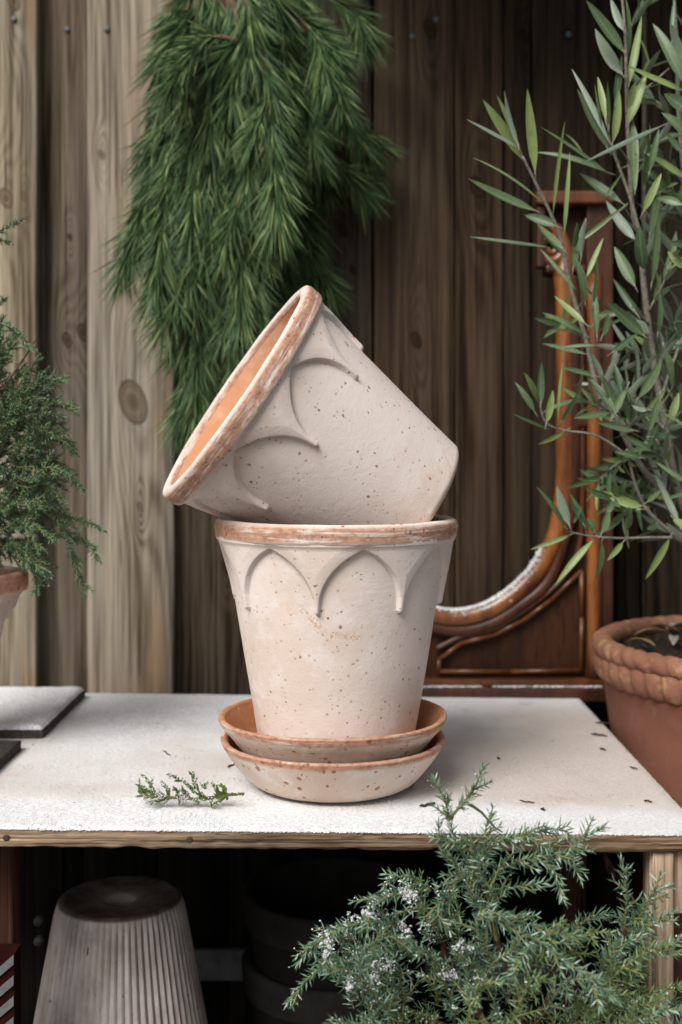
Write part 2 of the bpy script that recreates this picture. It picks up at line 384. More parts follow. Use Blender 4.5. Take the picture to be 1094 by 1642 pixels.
# ------------------------------------------------------------------ fence: overlapping weathered boards
FY = 1.50
def fence():
    s = FY/F_PX; r = empty('wooden_fence', ((420-CX)*s, FY, -.40))
    tag(r, 'tall weathered plank fence of pale grey and shade-darkened brown vertical boards behind the table', 'fence')
    g = lambda px: (px-CX)*s
    zz = lambda py: ZC-(py-HY)*s+.40            # board local z from the photo row
    L, D = (.44,.365,.29), (.25,.175,.12)
    bl = [ # x0, x1, depth offset, light, dark, grey, knots (px,py,size m)
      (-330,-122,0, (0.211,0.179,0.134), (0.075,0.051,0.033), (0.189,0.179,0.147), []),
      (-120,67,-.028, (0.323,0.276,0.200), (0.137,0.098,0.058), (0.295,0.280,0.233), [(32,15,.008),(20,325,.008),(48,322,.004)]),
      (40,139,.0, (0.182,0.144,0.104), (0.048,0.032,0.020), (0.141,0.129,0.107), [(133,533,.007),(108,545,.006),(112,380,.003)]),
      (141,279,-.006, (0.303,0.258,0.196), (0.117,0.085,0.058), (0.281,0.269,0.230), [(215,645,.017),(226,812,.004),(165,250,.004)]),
      (262,430,.014, (0.092,0.070,0.049), (0.027,0.018,0.011), (0.082,0.070,0.055), [(360,910,.005)]),  # from here rightward: brown wood tones, darkened further to stand in for shade
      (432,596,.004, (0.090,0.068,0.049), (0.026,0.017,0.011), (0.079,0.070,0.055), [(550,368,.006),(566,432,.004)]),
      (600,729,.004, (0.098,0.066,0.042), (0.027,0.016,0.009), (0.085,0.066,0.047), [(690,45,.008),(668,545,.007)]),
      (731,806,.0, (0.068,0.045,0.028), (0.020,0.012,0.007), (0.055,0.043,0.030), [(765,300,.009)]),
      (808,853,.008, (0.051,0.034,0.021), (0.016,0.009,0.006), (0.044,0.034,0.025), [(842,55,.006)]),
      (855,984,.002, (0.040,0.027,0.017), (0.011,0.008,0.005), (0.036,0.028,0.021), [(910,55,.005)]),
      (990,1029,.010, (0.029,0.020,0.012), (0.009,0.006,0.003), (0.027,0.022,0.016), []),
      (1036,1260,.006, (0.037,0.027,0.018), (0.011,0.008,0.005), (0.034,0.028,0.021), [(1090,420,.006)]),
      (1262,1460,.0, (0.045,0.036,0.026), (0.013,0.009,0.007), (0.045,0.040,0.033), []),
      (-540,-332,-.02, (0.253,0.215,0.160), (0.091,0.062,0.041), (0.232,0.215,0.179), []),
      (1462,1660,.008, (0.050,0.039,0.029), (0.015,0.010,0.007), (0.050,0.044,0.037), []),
    ]
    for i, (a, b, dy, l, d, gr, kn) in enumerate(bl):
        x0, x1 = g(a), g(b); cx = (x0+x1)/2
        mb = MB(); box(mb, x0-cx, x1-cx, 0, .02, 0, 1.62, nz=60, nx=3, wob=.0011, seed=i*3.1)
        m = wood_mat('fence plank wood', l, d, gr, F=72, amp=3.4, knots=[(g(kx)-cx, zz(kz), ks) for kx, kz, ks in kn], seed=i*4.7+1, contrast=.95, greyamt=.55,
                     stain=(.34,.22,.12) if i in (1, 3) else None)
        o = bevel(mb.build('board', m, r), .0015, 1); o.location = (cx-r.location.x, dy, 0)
    mb = MB(); box(mb, g(-540), g(1660), .0, .012, 0, 1.6); o = mb.build('backing', M_darkboard, r); o.location = (-r.location.x, .024, 0)
    mb = MB()
    tube(mb, [(g(1032.5), .003, 0), (g(1033), .003, .8), (g(1036), .003, 1.62)], .0022, 8)
    o = mb.build('batten', plain('pale cane', (.20,.175,.13), .8), r); o.location = (-r.location.x, 0, 0)
    mb = MB(); box(mb, g(-540), g(1660), .0, .03, -.02, .05); box(mb, g(-540), g(1660), .0, .03, -.82, -.75)
    o = mb.build('rail', M_darkboard, r); o.location = (-r.location.x, .036, 1.5)
    mn = plain('rusty nail steel', (.10,.11,.125), .5, .5, 200, .3)
    for px, py, dy in ((33,44,-.028), (108,48,0), (173,50,-.006), (700,30,.004), (662,58,.004), (1003,40,.01), (912,55,.002)):
        mb = MB(); lathe(mb, [(0.0002, .0022), (.0025, .002), (.0036, .0008), (.0038, 0)], 14)
        o = mb.build('nail', mn, r); o.rotation_euler = (PI/2, 0, 0); o.location = (g(px)-r.location.x, dy-.0012, zz(py))
fence()

def add_shade_roof():
    """boards added out of view to shade the upper right of the fence"""
    r = empty('added_shade_roof', (.5, 1.35, 1.0)); tag(r, 'unseen boarded roof added to shade the upper right of the fence', 'added shade roof')
    for i in range(9):
        mb = MB(); x = -.60+i*.19; box(mb, x, x+.187, -.20, .20, 0, .02); bevel(mb.build('shade_roof_board', M_darkboard, r), .002, 1)
add_shade_roof()

# ------------------------------------------------------------------ table: old crate-built bench with a thin top
TX1, TY0, TY1 = .279, .923, 1.418
ROLL = math.radians(.5)
def tilt(x, z): return z-(x+.005)*math.tan(ROLL)
def table():
    r = empty('table', (0, 1.17, -.40)); tag(r, 'low rough wooden bench made of crate boards with snow dusted top', 'table')
    def put(o): o.location = (0, -1.17, .40); o.parent = r; return o
    mb = MB(); TXL = -.62; x0, x1 = TXL, TX1; nx, ny = 520, 14
    vs, fs = [], []
    # slab: loop section (y,z) swept along x with a splintery lower edge
    sec = [(TY0, -.0125), (TY0, -.009), (TY0, -.006), (TY0, -.003), (TY0+.001, -.0003), (TY1, 0), (TY1, -.0125)]
    for i in range(nx+1):
        x = x0+(x1-x0)*i/nx
        for k, (y, z) in enumerate(sec):
            if k < 5:
                w = mnoise.noise(Vector((x*14, z*300, 1))); w2 = mnoise.noise(Vector((x*90, z*500, 3)))
                y -= .0013*w+.0011*w2+.0012*mnoise.noise(Vector((x*7, 3, 3))); z += .0009*mnoise.noise(Vector((x*60, 5, k)))*(2.0 if k == 0 else 1)+(.0004*mnoise.noise(Vector((x*22, 9, 0))))
            vs.append((x, y, tilt(x, z)))
    m = len(sec)
    fs += [(i*m+k, (i+1)*m+k, (i+1)*m+(k+1) % m, i*m+(k+1) % m) for i in range(nx) for k in range(m)]
    fs += [tuple(range(m)), tuple(nx*m+k for k in reversed(range(m)))]
    mb.add(vs, fs); top = put(mb.build('tabletop', M_edge))
    # dark flat knots in the wood of the front edge
    for px, py in ((10, 1343), (304, 1346)):
        p = P(px, py, TY0); mb = MB(); lathe(mb, [(.0001, .0002), (.0016, .0004), (.0024, .0001), (.0027, -.002)], 9)
        o = mb.build('edge_knot', plain('dark knot wood', (.06,.035,.025), .7, .3, 400, .4), top); o.location = (p.x, TY0-.0006, p.z); o.rotation_euler = (PI/2, 0, 0)
    def post(x0, x1, y0, y1, z0, z1, m, name='leg', w=.0008):
        mb = MB(); box(mb, x0, x1, y0, y1, z0, z1, nz=24, nx=2, wob=w, seed=x0*99); return put(bevel(mb.build(name, m), .0012, 1))
    zt = lambda x: tilt(x, -.0138)
    post(.2370, .2535, .926, .955, -.40, zt(.25), M_leg)
    post(.2545, .2785, .931, .950, -.065, zt(.27), M_leg, 'cleat')
    post(.2545, .2785, 1.385, 1.415, -.40, zt(.27), M_redslat)
    post(-.62, -.60, .926, .955, -.40, zt(-.61), M_leg); post(-.62, -.60, 1.385, 1.415, -.40, zt(-.61), M_leg)
    post(-.285, -.2655, .985, 1.005, -.40, zt(-.26), M_redslat)
    post(.2545, .2680, 1.10, 1.13, -.40, zt(.26), M_redslat)
    # right side slats; back boards added to keep the space beneath black
    for y0, y1, z0, z1 in ((.957, 1.38, -.10, -.035), (.957, 1.38, -.19, -.125), (.957, 1.38, -.29, -.225)):
        post(.2545, .262, y0, y1, z0, z1, M_darkboard, 'side_slat')
    for px in (925, 985):
        p = P(px, 1400, 1.22); post(p.x-.010, p.x+.010, 1.22, 1.235, -.40, zt(p.x), M_redslat, 'slat')
    x = -.62
    while x < .27:
        w = random.uniform(.075, .095); x1 = min(x+w, .275); post(x, x1-.002, 1.398, 1.41, -.40, zt(x)-.001, M_darkboard, 'added_back_board'); x += w
    post(-.60, .25, 1.34, 1.352, -.298, -.265, plain('faded painted slat', (.17,.17,.18), .8, .2, 30, .3), 'rail')
    for py in (1480, 1512):
        p = P(60, py, 1.10); mb = MB(); lathe(mb, [(.0001, 0), (.003, .0004), (.0042, .002), (.0042, .008)], 16)
        o = mb.build('dowel', plain('dull dowel', (.07,.068,.06), .9, .05)); o.rotation_euler = (-PI/2, 0, .0); o.parent = r; o.location = (p.x, 1.10-1.17, p.z+.4)
    p0 = P(26, 1400, 1.13); post(p0.x-.03, p0.x+.042, 1.135, 1.15, -.40, zt(-.3), M_darkboard, 'side_board')
table()

# snow on the table: a thin rolling sheet, broken at the front lip
def table_snow():
    mb = MB(); x0, x1, y0, y1 = -.62, TX1-.0015, TY0+.0003, TY1-.001; nx, ny = 560, 310
    X = np.linspace(x0, x1, nx+1); Y = np.linspace(y0, y1, ny+1); vs = []
    for y in Y:
        for x in X:
            e = min((x1-x)/.006, (y-y0)/.004, (y1-y)/.006, 1); e = max(e, 0)**.6
            n = mnoise.noise(Vector((x*28, y*28, 0)))*.0006+mnoise.noise(Vector((x*210, y*210, 3)))*.00022+mnoise.noise(Vector((x*600, y*600, 3)))*.0004
            rim = .0006*mnoise.noise(Vector((x*160, 1, 7)))
            yy = y+(rim*1.3 if y-y0 < .004 else 0)
            th = (.0017 if x < .0 else .0017-.0006*min(1, x/.2))
            # heaped ridge at the left where more powder lies
            th += .0012*max(0, min(1, (-.05-x)/.2))
            d = math.hypot(x+.0043, y-1.05)
            if d < .066: th *= .3
            vs.append((x, yy, tilt(x, max(.0003, (th+n)*e+.0002))))
    m = nx+1
    fs = [(j*m+i, j*m+i+1, (j+1)*m+i+1, (j+1)*m+i) for j in range(ny) for i in range(nx)]
    mb.add(vs, fs)
    # loose granules lying on the sheet, thickest towards the front lip where some hang over the edge
    n = 30000; g = np.random.default_rng(77)
    gx = g.uniform(-.36, TX1-.003, n); gy = TY0-.0004+(g.random(n)**1.9)*.33
    dens = np.array([mnoise.noise(Vector((a*22, b*22, 5))) for a, b in zip(gx, gy)]); keep = dens > g.uniform(-.75, .35, n)
    keep &= np.hypot(gx+.0071, gy-1.05) > .0665
    gx, gy = gx[keep], gy[keep]; n = len(gx); rad = .00028+.00055*g.random(n)**2.2
    base = np.where(gx < 0, .0019, .0019-.0006*np.minimum(1, gx/.2))+.0012*np.clip((-.05-gx)/.2, 0, 1); lip = np.clip((gy-TY0)/.004, 0, 1)**.6
    gz = -(gx+.005)*math.tan(ROLL)+base*lip+.0001
    oc = np.array([(1,0,0),(-1,0,0),(0,1,0),(0,-1,0),(0,0,1),(0,0,-1)], float)
    V = np.stack([gx, gy, gz], 1)[:, None, :]+oc[None]*rad[:, None, None]*g.uniform(.6, 1.3, (n, 6, 1))+g.normal(0, .00008, (n, 6, 3))
    of = [(0,2,4),(2,1,4),(1,3,4),(3,0,4),(2,0,5),(1,2,5),(3,1,5),(0,3,5)]
    mb.add(V.reshape(-1, 3), [(q*6+a, q*6+b, q*6+c) for q in range(n) for a, b, c in of])
    o = mb.build('snow', M_snow_thin); tag(o, 'thin layer of powdery snow tinted tan where the tabletop shows through', 'snow', kind='stuff')
table_snow()

# ------------------------------------------------------------------ the glazed-arch pots
def arch_d(u, z, ztip, zpk, bay):
    pass
def arch_pot(name, label, loc, rot, Rb, slope, H, rimR, rimH, inner_r, phase, off, smear=None, wall=.0075):
    """pot with its own z=0 at the base. Body with raised gothic drape relief, heavy rim, clay interior"""
    r = empty(name, loc); r.rotation_euler = rot if not isinstance(rot, Matrix) else rot.to_euler()
    tag(r, label, 'flower pot', 'clay flower pots with raised arches')
    zr = H-rimH                                        # underside of the rim
    R = lambda z: Rb+slope*z
    ztip, zpk = zr-.053, zr-.0035; bay = 2*PI/8
    Rm = R((ztip+zpk)/2); half = Rm*bay/2              # unrolled half bay
    # outline of one half arch (from the peak to the spike), unrolled
    c = .48; pts = []
    for t in np.linspace(0, 1, 40):
        g = .90*math.sqrt(max(0, (1+c)**2-(t+c)**2))/math.sqrt((1+c)**2-c**2)+.10*(1-t)
        pts.append((t*half*.935, ztip+.002+(zpk-ztip-.002)*g))
    pts.append((half*.94, ztip-.0005)); pts.append((half, ztip-.0035)); pts.append((half*1.06, ztip-.0005))
    pts = np.array(pts)
    A = pts[:-1]; B = pts[1:]; AB = B-A; LL = (AB**2).sum(1)
    n, M = 880, 230
    zs = np.concatenate([np.linspace(.0035, ztip-.012, 40), np.linspace(ztip-.0112, zr+.004, M-40)])
    th = np.arange(n)*2*PI/n
    ub = ((th-phase+bay/2) % bay)-bay/2; ub = np.abs(ub)            # 0 at spike centre
    uu = half*(1-ub/(bay/2))                                        # 0 at arch peak, half at the spike
    vs = []; 
    P2 = np.stack(np.meshgrid(uu, zs), -1).reshape(-1, 2)
    best = np.full(len(P2), 1e9)
    for a, ab, l2 in zip(A, AB, LL):
        t = np.clip(((P2-a)@ab)/l2, 0, 1); d = np.linalg.norm(P2-(a+t[:, None]*ab), axis=1); best = np.minimum(best, d)
    yi = np.interp(P2[:, 0], pts[:-1, 0], pts[:-1, 1])
    sgn = np.where(P2[:, 1] > yi, 1, -1); d = sgn*best
    s = np.clip((d+.0003)/.0015, 0, 1); s = s*s*(3-2*s)
    bead = .0022*np.sqrt(np.clip(d/.009, 0, 1))
    relief = (s*.0037+bead).reshape(len(zs), n)
    prof = [(Rb-.006, 0), (Rb-.0032, .0003), (Rb-.0012, .0014), (Rb-.0003, .0026)]
    mb = MB(); allr = []
    for k, (pr, pz) in enumerate(prof): allr.append((np.full(n, pr), np.full(n, pz)))
    for k, z in enumerate(zs):
        rr = R(z)+relief[k]+.00035*np.sin(3*th+z*20)+.0002*np.sin(7*th+z*40)
        # flare that meets the rim
        fl = max(0, (z-(zr-.004))/.004); rr = rr+.0014*min(1, fl)**2
        allr.append((rr, np.full(n, z)))
    for rr, zz in allr:
        for i in range(n): vs.append((rr[i]*math.cos(th[i]), rr[i]*math.sin(th[i]), zz[i]))
    K = len(allr)
    fs = [(k*n+i, k*n+(i+1) % n, (k+1)*n+(i+1) % n, (k+1)*n+i) for k in range(K-1) for i in range(n)]
    fs.append(tuple(reversed(range(n)))); mb.add(vs, fs, 0)
    lathe(mb, [(inner_r, H-.006), (R(zr)-wall, zr-.004), (R(.05)-wall, .05), (R(.012)-wall-.001, .012), (.015, .009), (.0005, .009)], 128, 1)
    ma = clay_mat(name+' washed clay', off, smear=smear); mi = clay_inner('raw clay inside')
    body = mb.build('body', [ma, mi], r)
    mb = MB()
    # rim ring: heavy band with rounded lip and a thin bead below it
    rp = [(inner_r, H-.010), (inner_r+.0004, H-.005), (inner_r+.0022, H-.0015), (inner_r+.005, H-.0002), (rimR-.005, H), (rimR-.0026, H-.0007), (rimR-.0008, H-.0022), (rimR, H-.0045),
          (rimR+.0001, H-.007), (rimR-.0003, H-.010), (rimR-.0006, zr+.0035), (rimR-.0014, zr+.0015), (rimR-.003, zr+.0002), (rimR-.0052, zr-.0004), (R(zr)+.002, zr-.0002), (R(zr)-.004, zr+.001)]
    # subdivide the profile
    q = smooth_path([(a, 0, b) for a, b in rp], 64); rp = [(a, b) for a, _, b in q]
    def fn(t, rr, z, k):
        e = max(0, min(1, (rr-inner_r)/.004)); nz = mnoise.noise(Vector((math.cos(t)*9+off[0], math.sin(t)*9, z*90)))*.00035
        nz += mnoise.noise(Vector((math.cos(t)*40+off[0], math.sin(t)*40, z*500)))*.00022
        return rr+nz*e, z+mnoise.noise(Vector((math.cos(t)*3, math.sin(t)*3, off[1])))*.0005
    lathe(mb, rp, 360, 0, fn)
    # inside of the lip is raw clay
    mr = clay_mat(name+' rim clay', (off[0]+2, off[1], off[2]), band=(zr+.0022, H-.0016), base_edge=False, pale=(.70,.63,.58), tan=(.62,.52,.45))
    mb.build('rim', [mr], r)
    return r
PX0, PY0 = -.0043, 1.05
arch_pot('clay_pot', 'upright pale speckled clay pot with rust banded rim standing in two saucers', (PX0, PY0, .034), (0, 0, 0), .0660, .163, .1975, .1045, .0170, .0905,
         math.radians(270-9.4), (1.3, 2.1, .4), smear=[(-.0165, .118, math.radians(-43), .020, .0035, .75), (.008, .1085, math.radians(-12), .013, .0045, .8), (.058, .106, .7, .006, .0018, .35)])
# tipped pot: opening up-left, turned a little towards the camera
phi, al = math.radians(10.5), math.radians(34.5)
ax = Vector((math.cos(phi)*math.cos(al), math.sin(phi), -math.cos(phi)*math.sin(al)))     # mouth -> base
Hs = .190; RIM_Y = 1.025
rimc = P(373, 629, RIM_Y)+Vector((0, .005, .003))      # rests on the lower rim at three points
zax = -ax; xax = Vector((0, 0, 1)).cross(zax).normalized(); yax = zax.cross(xax)
rotm = Matrix((xax, yax, zax)).transposed()
arch_pot('clay_pot', 'tipped pale clay pot balanced on its side across the rim of the upright pot', rimc+ax*Hs, rotm, .0690, .165, Hs, .1085, .0175, .0945, math.radians(250+14), (7.7, 5.2, 3.4),
         smear=None)

def saucer(label, z, R, H, off):
    r = empty('clay_saucer', (PX0-.0028, PY0, z)); tag(r, label, 'saucer', 'clay saucers under the pots')
    o = [(.0005, 0), (.030, 0), (.052, .0003), (.058, .0010), (.066, .0035), (.0735, .0085), (.081, .0170), (.0885, .0270), (R-.0028, H-.0075), (R-.0008, H-.0035), (R, H-.0015), (R-.0008, H-.0003), (R-.003, H)]
    i_ = [(R-.003, H), (R-.0055, H-.001), (R-.0075, H-.004), (.0835, .0275), (.0745, .0150), (.066, .0095), (.055, .008), (.0005, .0078)]
    def sub(p, n): return [(a, b) for a, _, b in smooth_path([(a, 0, b) for a, b in p], n)]
    def fn(t, rr, zz, k):
        return rr+.0004*math.sin(2*t+off[0])*(rr/.09)+mnoise.noise(Vector((math.cos(t)*30+off[0], math.sin(t)*30, zz*300)))*.00025, max(0, zz+(.0006*math.sin(t*1+off[1])+.0004*math.sin(3*t))*(zz/H))
    mb = MB(); lathe(mb, sub(o, 70), 300, 0, fn); lathe(mb, sub(i_, 40), 300, 1, fn)
    return mb.build('bowl', [clay_mat('saucer washed clay', off, band=(H-.0065, H+.003), base_edge=False, pale=(.63,.52,.44), tan=(.54,.42,.34), dense=1.6), clay_inner('saucer raw clay', (.40,.17,.08), (.50,.24,.13))], r)
saucer('lower clay saucer with orange lip standing on the snowy table', .0015, .0966, .0425, (3.1, .4, 9))
saucer('upper clay saucer nested in the lower one and holding the upright pot', .0205, .0984, .0425, (6.4, 2.4, 2))

# ------------------------------------------------------------------ stone slabs at the left
def slab(label, x0, x1, y0, y1, z0, z1, col, snow_label=None):
    mb = MB(); box(mb, x0, x1, y0, y1, z0, z1, nz=6, nx=60, wob=.0012, seed=y0*7)
    o = mb.build('stone_slab', plain('dark paving stone', col, .9, .15, 160, .5, .9), loc=((x0+x1)/2, (y0+y1)/2, z0)); bevel(o, .001, 1)
    tag(o, label, 'paving slab', 'paving slabs on the table')
slab('far dark stone slab capped with thick white snow on left of table', -.62, -.292, 1.192, 1.388, .0035, .0135, (.07,.06,.052))
slab('near dark stone slab with almost bare top at left edge of table', -.62, -.3025, 1.00, 1.150, .0035, .0145, (.05,.043,.038))
def slab_snow():
    mb = MB(); x0, x1, y0, y1 = -.62, -.2935, 1.1935, 1.3865; nx, ny = 200, 120; vs = []
    for y in np.linspace(y0, y1, ny+1):
        for x in np.linspace(x0, x1, nx+1):
            e = max(0, min((x1-x)/.006, (y-y0)/.006, (y1-y)/.004, 1))**.3
            vs.append((x+.0014*mnoise.noise(Vector((y*90, 2, 2)))*(e < .9), y+.0016*mnoise.noise(Vector((x*120, 4, 2)))*(e < .9), .0142+e*.0045+e*.0010*mnoise.noise(Vector((x*60, y*60, 0)))+e*.0004*mnoise.noise(Vector((x*300, y*300, 0)))))
    m = nx+1; mb.add(vs, [(j*m+i, j*m+i+1, (j+1)*m+i+1, (j+1)*m+i) for j in range(ny) for i in range(nx)])
    tag(mb.build('snow', M_snow), 'bright snow cap lying on the far stone slab', 'snow', kind='stuff')
slab_snow()

# ------------------------------------------------------------------ juniper style foliage
def spiky(mb_n, mb_s, path, nl=.0095, nw=.0011, step=.0021, ang=48, r0=.0011, r1=.0005, taper=True, whorl=3, start=0, droop=.0, jit=.35):
    """needles in whorls of three along a stem path"""
    pts, L = resample(np.asarray(path), step); K = len(pts)
    tan = np.gradient(pts, axis=0); tan /= np.linalg.norm(tan, axis=1)[:, None]+1e-12
    tube(mb_s, pts[::3] if K > 8 else pts, np.linspace(r0, r1, len(pts[::3] if K > 8 else pts)), 5)
    B, D, Ln = [], [], []; rot = random.random()*6
    for k in range(int(start*K), K):
        t = tan[k]; a = unit(np.cross(t, (0.31, .2, .93) if abs(t[2]) < .9 else (1, 0, 0))); b = np.cross(t, a); rot += 1.05
        f = k/max(1, K-1)
        an = math.radians(ang*(1-.45*max(0, (f-.75)/.25)))
        for w in range(whorl):
            q = rot+w*2*PI/whorl+random.uniform(-.3, .3); o = a*math.cos(q)+b*math.sin(q)
            an2 = an+random.uniform(-jit, jit)*.7
            B.append(pts[k]); D.append(t*math.cos(an2)+o*math.sin(an2)); Ln.append(nl*random.uniform(.7, 1.15)*(1-.35*f if taper else 1))
    if B: needles(mb_n, np.array(B), np.array(D), np.array(Ln), nw)
def side_twigs(path, spacing, l0, l1, ang=45, start=.1, plane=None, droop=.1):
    """list of curved side twig paths leaving the main path"""
    pts, L = resample(np.asarray(path), .002); K = len(pts); tan = np.gradient(pts, axis=0); out = []; s = start*L; sgn = 1; az = random.random()*6
    while s < L*.93:
        k = min(K-2, int(s/L*(K-1))); t = unit(tan[k]); a = unit(np.cross(t, (.2, .9, .3))); b = np.cross(t, a); az += 2.4+random.uniform(-.5, .5)
        o = a*math.cos(az)+b*math.sin(az)*.8; an = math.radians(ang+random.uniform(-12, 12)); d = unit(t*math.cos(an)+o*math.sin(an))
        f = s/L; ln = (l0*(1-f)+l1*f)*random.uniform(.6, 1.15)
        p = pts[k]; q = [p]
        for i in range(1, 7):
            dd = unit(d+np.array((0, 0, -droop))*i/3+t*.12*i/3); p = p+dd*ln/6; q.append(p)
        out.append(np.array(q)); s += spacing*random.uniform(.7, 1.3)
    return out
def px_path(pts, Y, Y2=None):
    Y2 = Y if Y2 is None else Y2; n = len(pts)
    return [tuple(P(x, y, Y+(Y2-Y)*i/(n-1))) for i, (x, y) in enumerate(pts)]

# ---- front juniper under and before the table at the right
M_jun = leafy('blue green juniper needles', (.048,.105,.060), (.165,.275,.165), tip=(.34,.45,.37), rough=.45, spec=.4)
M_jun2 = leafy('fresh green juniper needles', (.085,.15,.055), (.17,.26,.11), tip=(.28,.38,.20), rough=.5, spec=.35)
def front_juniper():
    r = empty('juniper_shrub', P(760, 1700, .90)); r.location.z = -.40
    tag(r, 'spiky blue green juniper shrub reaching up over the front edge of the bench', 'shrub')
    nb, sb, nb2 = MB(), MB(), MB()
    c6 = lambda pts: [(420+x/1.623, 1200+y/1.623) for x, y in pts]
    hero = [ # path (zoom coordinates), Y, Y2, side twig spacing (m) or 0, twig len, start
      ([(612,500),(585,380),(548,310),(505,250),(488,180)], .88, .865, .010, .016, .45),
      ([(488,185),(476,130),(445,85)], .865, .86, .009, .010, 0),
      ([(488,185),(520,145),(552,108),(575,50)], .865, .87, .012, .009, .25),
      ([(530,140),(570,165),(605,205),(640,225)], .868, .885, 0, 0, 1.0),
      ([(520,330),(575,280),(580,220),(598,180)], .87, .865, .010, .012, 0),
      ([(560,300),(610,250),(680,225),(740,262)], .87, .865, .011, .014, 0),
      ([(600,330),(690,285),(790,275),(830,240),(888,205)], .875, .86, .012, .016, 0),
      ([(650,260),(720,215),(780,212),(812,235)], .88, .875, .013, .009, 0),
      ([(700,300),(790,285),(830,340)], .875, .87, .011, .012, 0),
      ([(690,290),(745,300),(770,345),(782,385)], .872, .865, .011, .012, 0),
      ([(575,340),(520,340),(480,380),(455,425),(488,475)], .87, .86, .011, .014, 0),
      ([(600,450),(610,380),(690,355),(735,350)], .87, .865, .012, .012, 0),
      ([(600,380),(560,300),(540,250),(470,240),(460,200)], .86, .85, .010, .012, 0),
      ([(590,440),(500,300),(470,270)], .86, .85, .010, .014, 0),
      ([(430,420),(360,380),(290,400),(262,470)], .88, .86, .010, .016, 0),
      ([(440,370),(380,335),(330,340),(315,370)], .90, .89, .012, .010, 0),
      ([(380,480),(300,450),(200,470),(165,500),(165,570)], .88, .86, .010, .015, 0),
      ([(300,560),(240,500),(150,500),(95,560)], .89, .88, .010, .014, 0),
      ([(250,640),(200,560),(130,590),(70,660)], .89, .87, .011, .014, 0),
      ([(330,640),(260,560),(270,520),(330,490),(380,500)], .87, .85, .010, .015, 0),
      ([(590,440),(650,470),(720,500),(800,560),(880,620),(925,655)], .84, .81, .010, .016, 0),
      ([(640,440),(700,460),(760,475),(830,490)], .85, .84, .012, .012, 0),
      ([(600,560),(690,500),(680,540),(630,600)], .84, .82, .011, .014, 0),
      ([(545,640),(600,560),(560,470),(570,430),(640,430)], .85, .83, .010, .014, 0),
      ([(950,640),(935,540),(945,450),(950,380),(936,295)], .885, .87, .012, .014, .1),
      ([(945,500),(985,440),(1015,380),(1060,360)], .885, .87, .012, .012, .1),
      ([(940,520),(1000,470),(1068,425)], .88, .87, .012, .012, .1),
      ([(960,600),(1010,530),(1060,520),(1094,490)], .87, .86, .011, .014, 0),
      ([(880,610),(900,540),(960,500)], .87, .86, .011, .014, 0),
      ([(800,500),(850,440),(900,430)], .90, .89, .012, .010, 0),
    ]
    for h, Y, Y2, sp, tl, st in hero:
        p = smooth_path(px_path(c6(h), Y, Y2), 30); spiky(nb, sb, p, start=st, nl=.0105, step=.0027, ang=54, r0=.0013 if st else .0009)
        if sp:
            for q in side_twigs(p, sp, tl*1.5, tl*.8, 42, start=max(st, .08)): spiky(nb, sb, q, nl=.0098, nw=.0011, step=.0034, ang=56)
    # random filling branches arching out from the heart of the shrub
    outline = [(478,1580),(500,1510),(560,1460),(620,1420),(700,1390),(760,1375),(830,1440),(900,1480),(960,1500),(1000,1440),(1094,1470),(1200,1500)]
    ox = [a for a, _ in outline]; oy = [b for _, b in outline]
    rr = random.Random(5)
    for i in range(84):
        x = rr.uniform(500, 1180); yt = float(np.interp(x, ox, oy)); y = yt+(1740-yt)*(rr.random()**1.15)+12
        Yt = rr.uniform(.80, .955) if y > 1440 else rr.uniform(.85, .95)
        fx, fy = x-(x-760)*rr.uniform(.25, .5)+rr.uniform(-30, 30), y+rr.uniform(50, 120)
        mx, my = (x+fx)/2+rr.uniform(-10, 10), (y+fy)/2-rr.uniform(15, 45)
        p = smooth_path([tuple(P(fx, fy, Yt+.035)), tuple(P(mx, my, Yt+.015)), tuple(P(x, y, Yt))], 18)
        target = nb if rr.random() < .6 else nb2
        spiky(target, sb, p, nl=.0105, step=.0033, ang=54, r0=.0010)
        for q in side_twigs(p, .0135, .024, .011, 45): spiky(target, sb, q, nl=.0098, nw=.0011, step=.0036, ang=56)
    # a few thick russet stems
    stm = MB()
    for h in ([(690,760),(660,640),(605,480),(575,370),(545,300)], [(700,760),(760,600),(700,500),(600,430)], [(720,800),(900,660),(940,560),(945,470)], [(650,800),(500,600),(470,480),(480,400)], [(640,800),(300,640),(270,560)]):
        tube(stm, smooth_path(px_path(c6(h), .93, .875), 30), np.linspace(.0035, .0013, 30), 8)
    loc = tuple(r.location)
    for b_, nm, m in ((nb, 'foliage', M_jun), (nb2, 'foliage', M_jun2), (sb, 'twig', M_twig), (stm, 'stem', plain('russet juniper bark', (.085,.040,.022), .8, .2, 300, .35, .5))):
        o = b_.build(nm, m, loc=loc, smooth=False); o.parent = r; o.location = (0, 0, 0)
    o = r
    # the nursery pot it grows in
    mb = MB(); lathe(mb, [(.075, 0), (.080, .004), (.098, .13), (.104, .131), (.104, .15), (.096, .15), (.092, .13), (.002, .13)], 64)
    q = mb.build('nursery_pot', plain('red brown plastic pot', (.20,.07,.045), .6, .3, 60, .2)); q.parent = r
    # snow lumps caught in the foliage
    sm = MB(); rs = random.Random(3)
    zones = [(270,430,.87,26,12), (235,440,.885,22,10), (380,385,.875,34,24), (350,415,.87,18,12), (380,460,.862,22,30), (330,560,.86,24,22), (225,620,.87,10,24), (160,500,.872,14,16), (430,480,.86,22,24),
             (500,590,.855,40,12), (500,680,.85,14,10), (660,240,.864,12,4), (520,520,.865,24,10), (540,700,.84,10,6), (840,650,.83,8,8), (295,600,.865,10,24), (170,520,.87,10,30)]
    NV = np.concatenate(nb.v+nb2.v)
    NV = NV[:len(NV)] ; px = CX+NV[:, 0]/NV[:, 1]*F_PX; py = HY-(NV[:, 2]-ZC)/NV[:, 1]*F_PX; zx_, zy_ = (px-420)*1.623, (py-1200)*1.623
    wgt = np.zeros(len(NV))
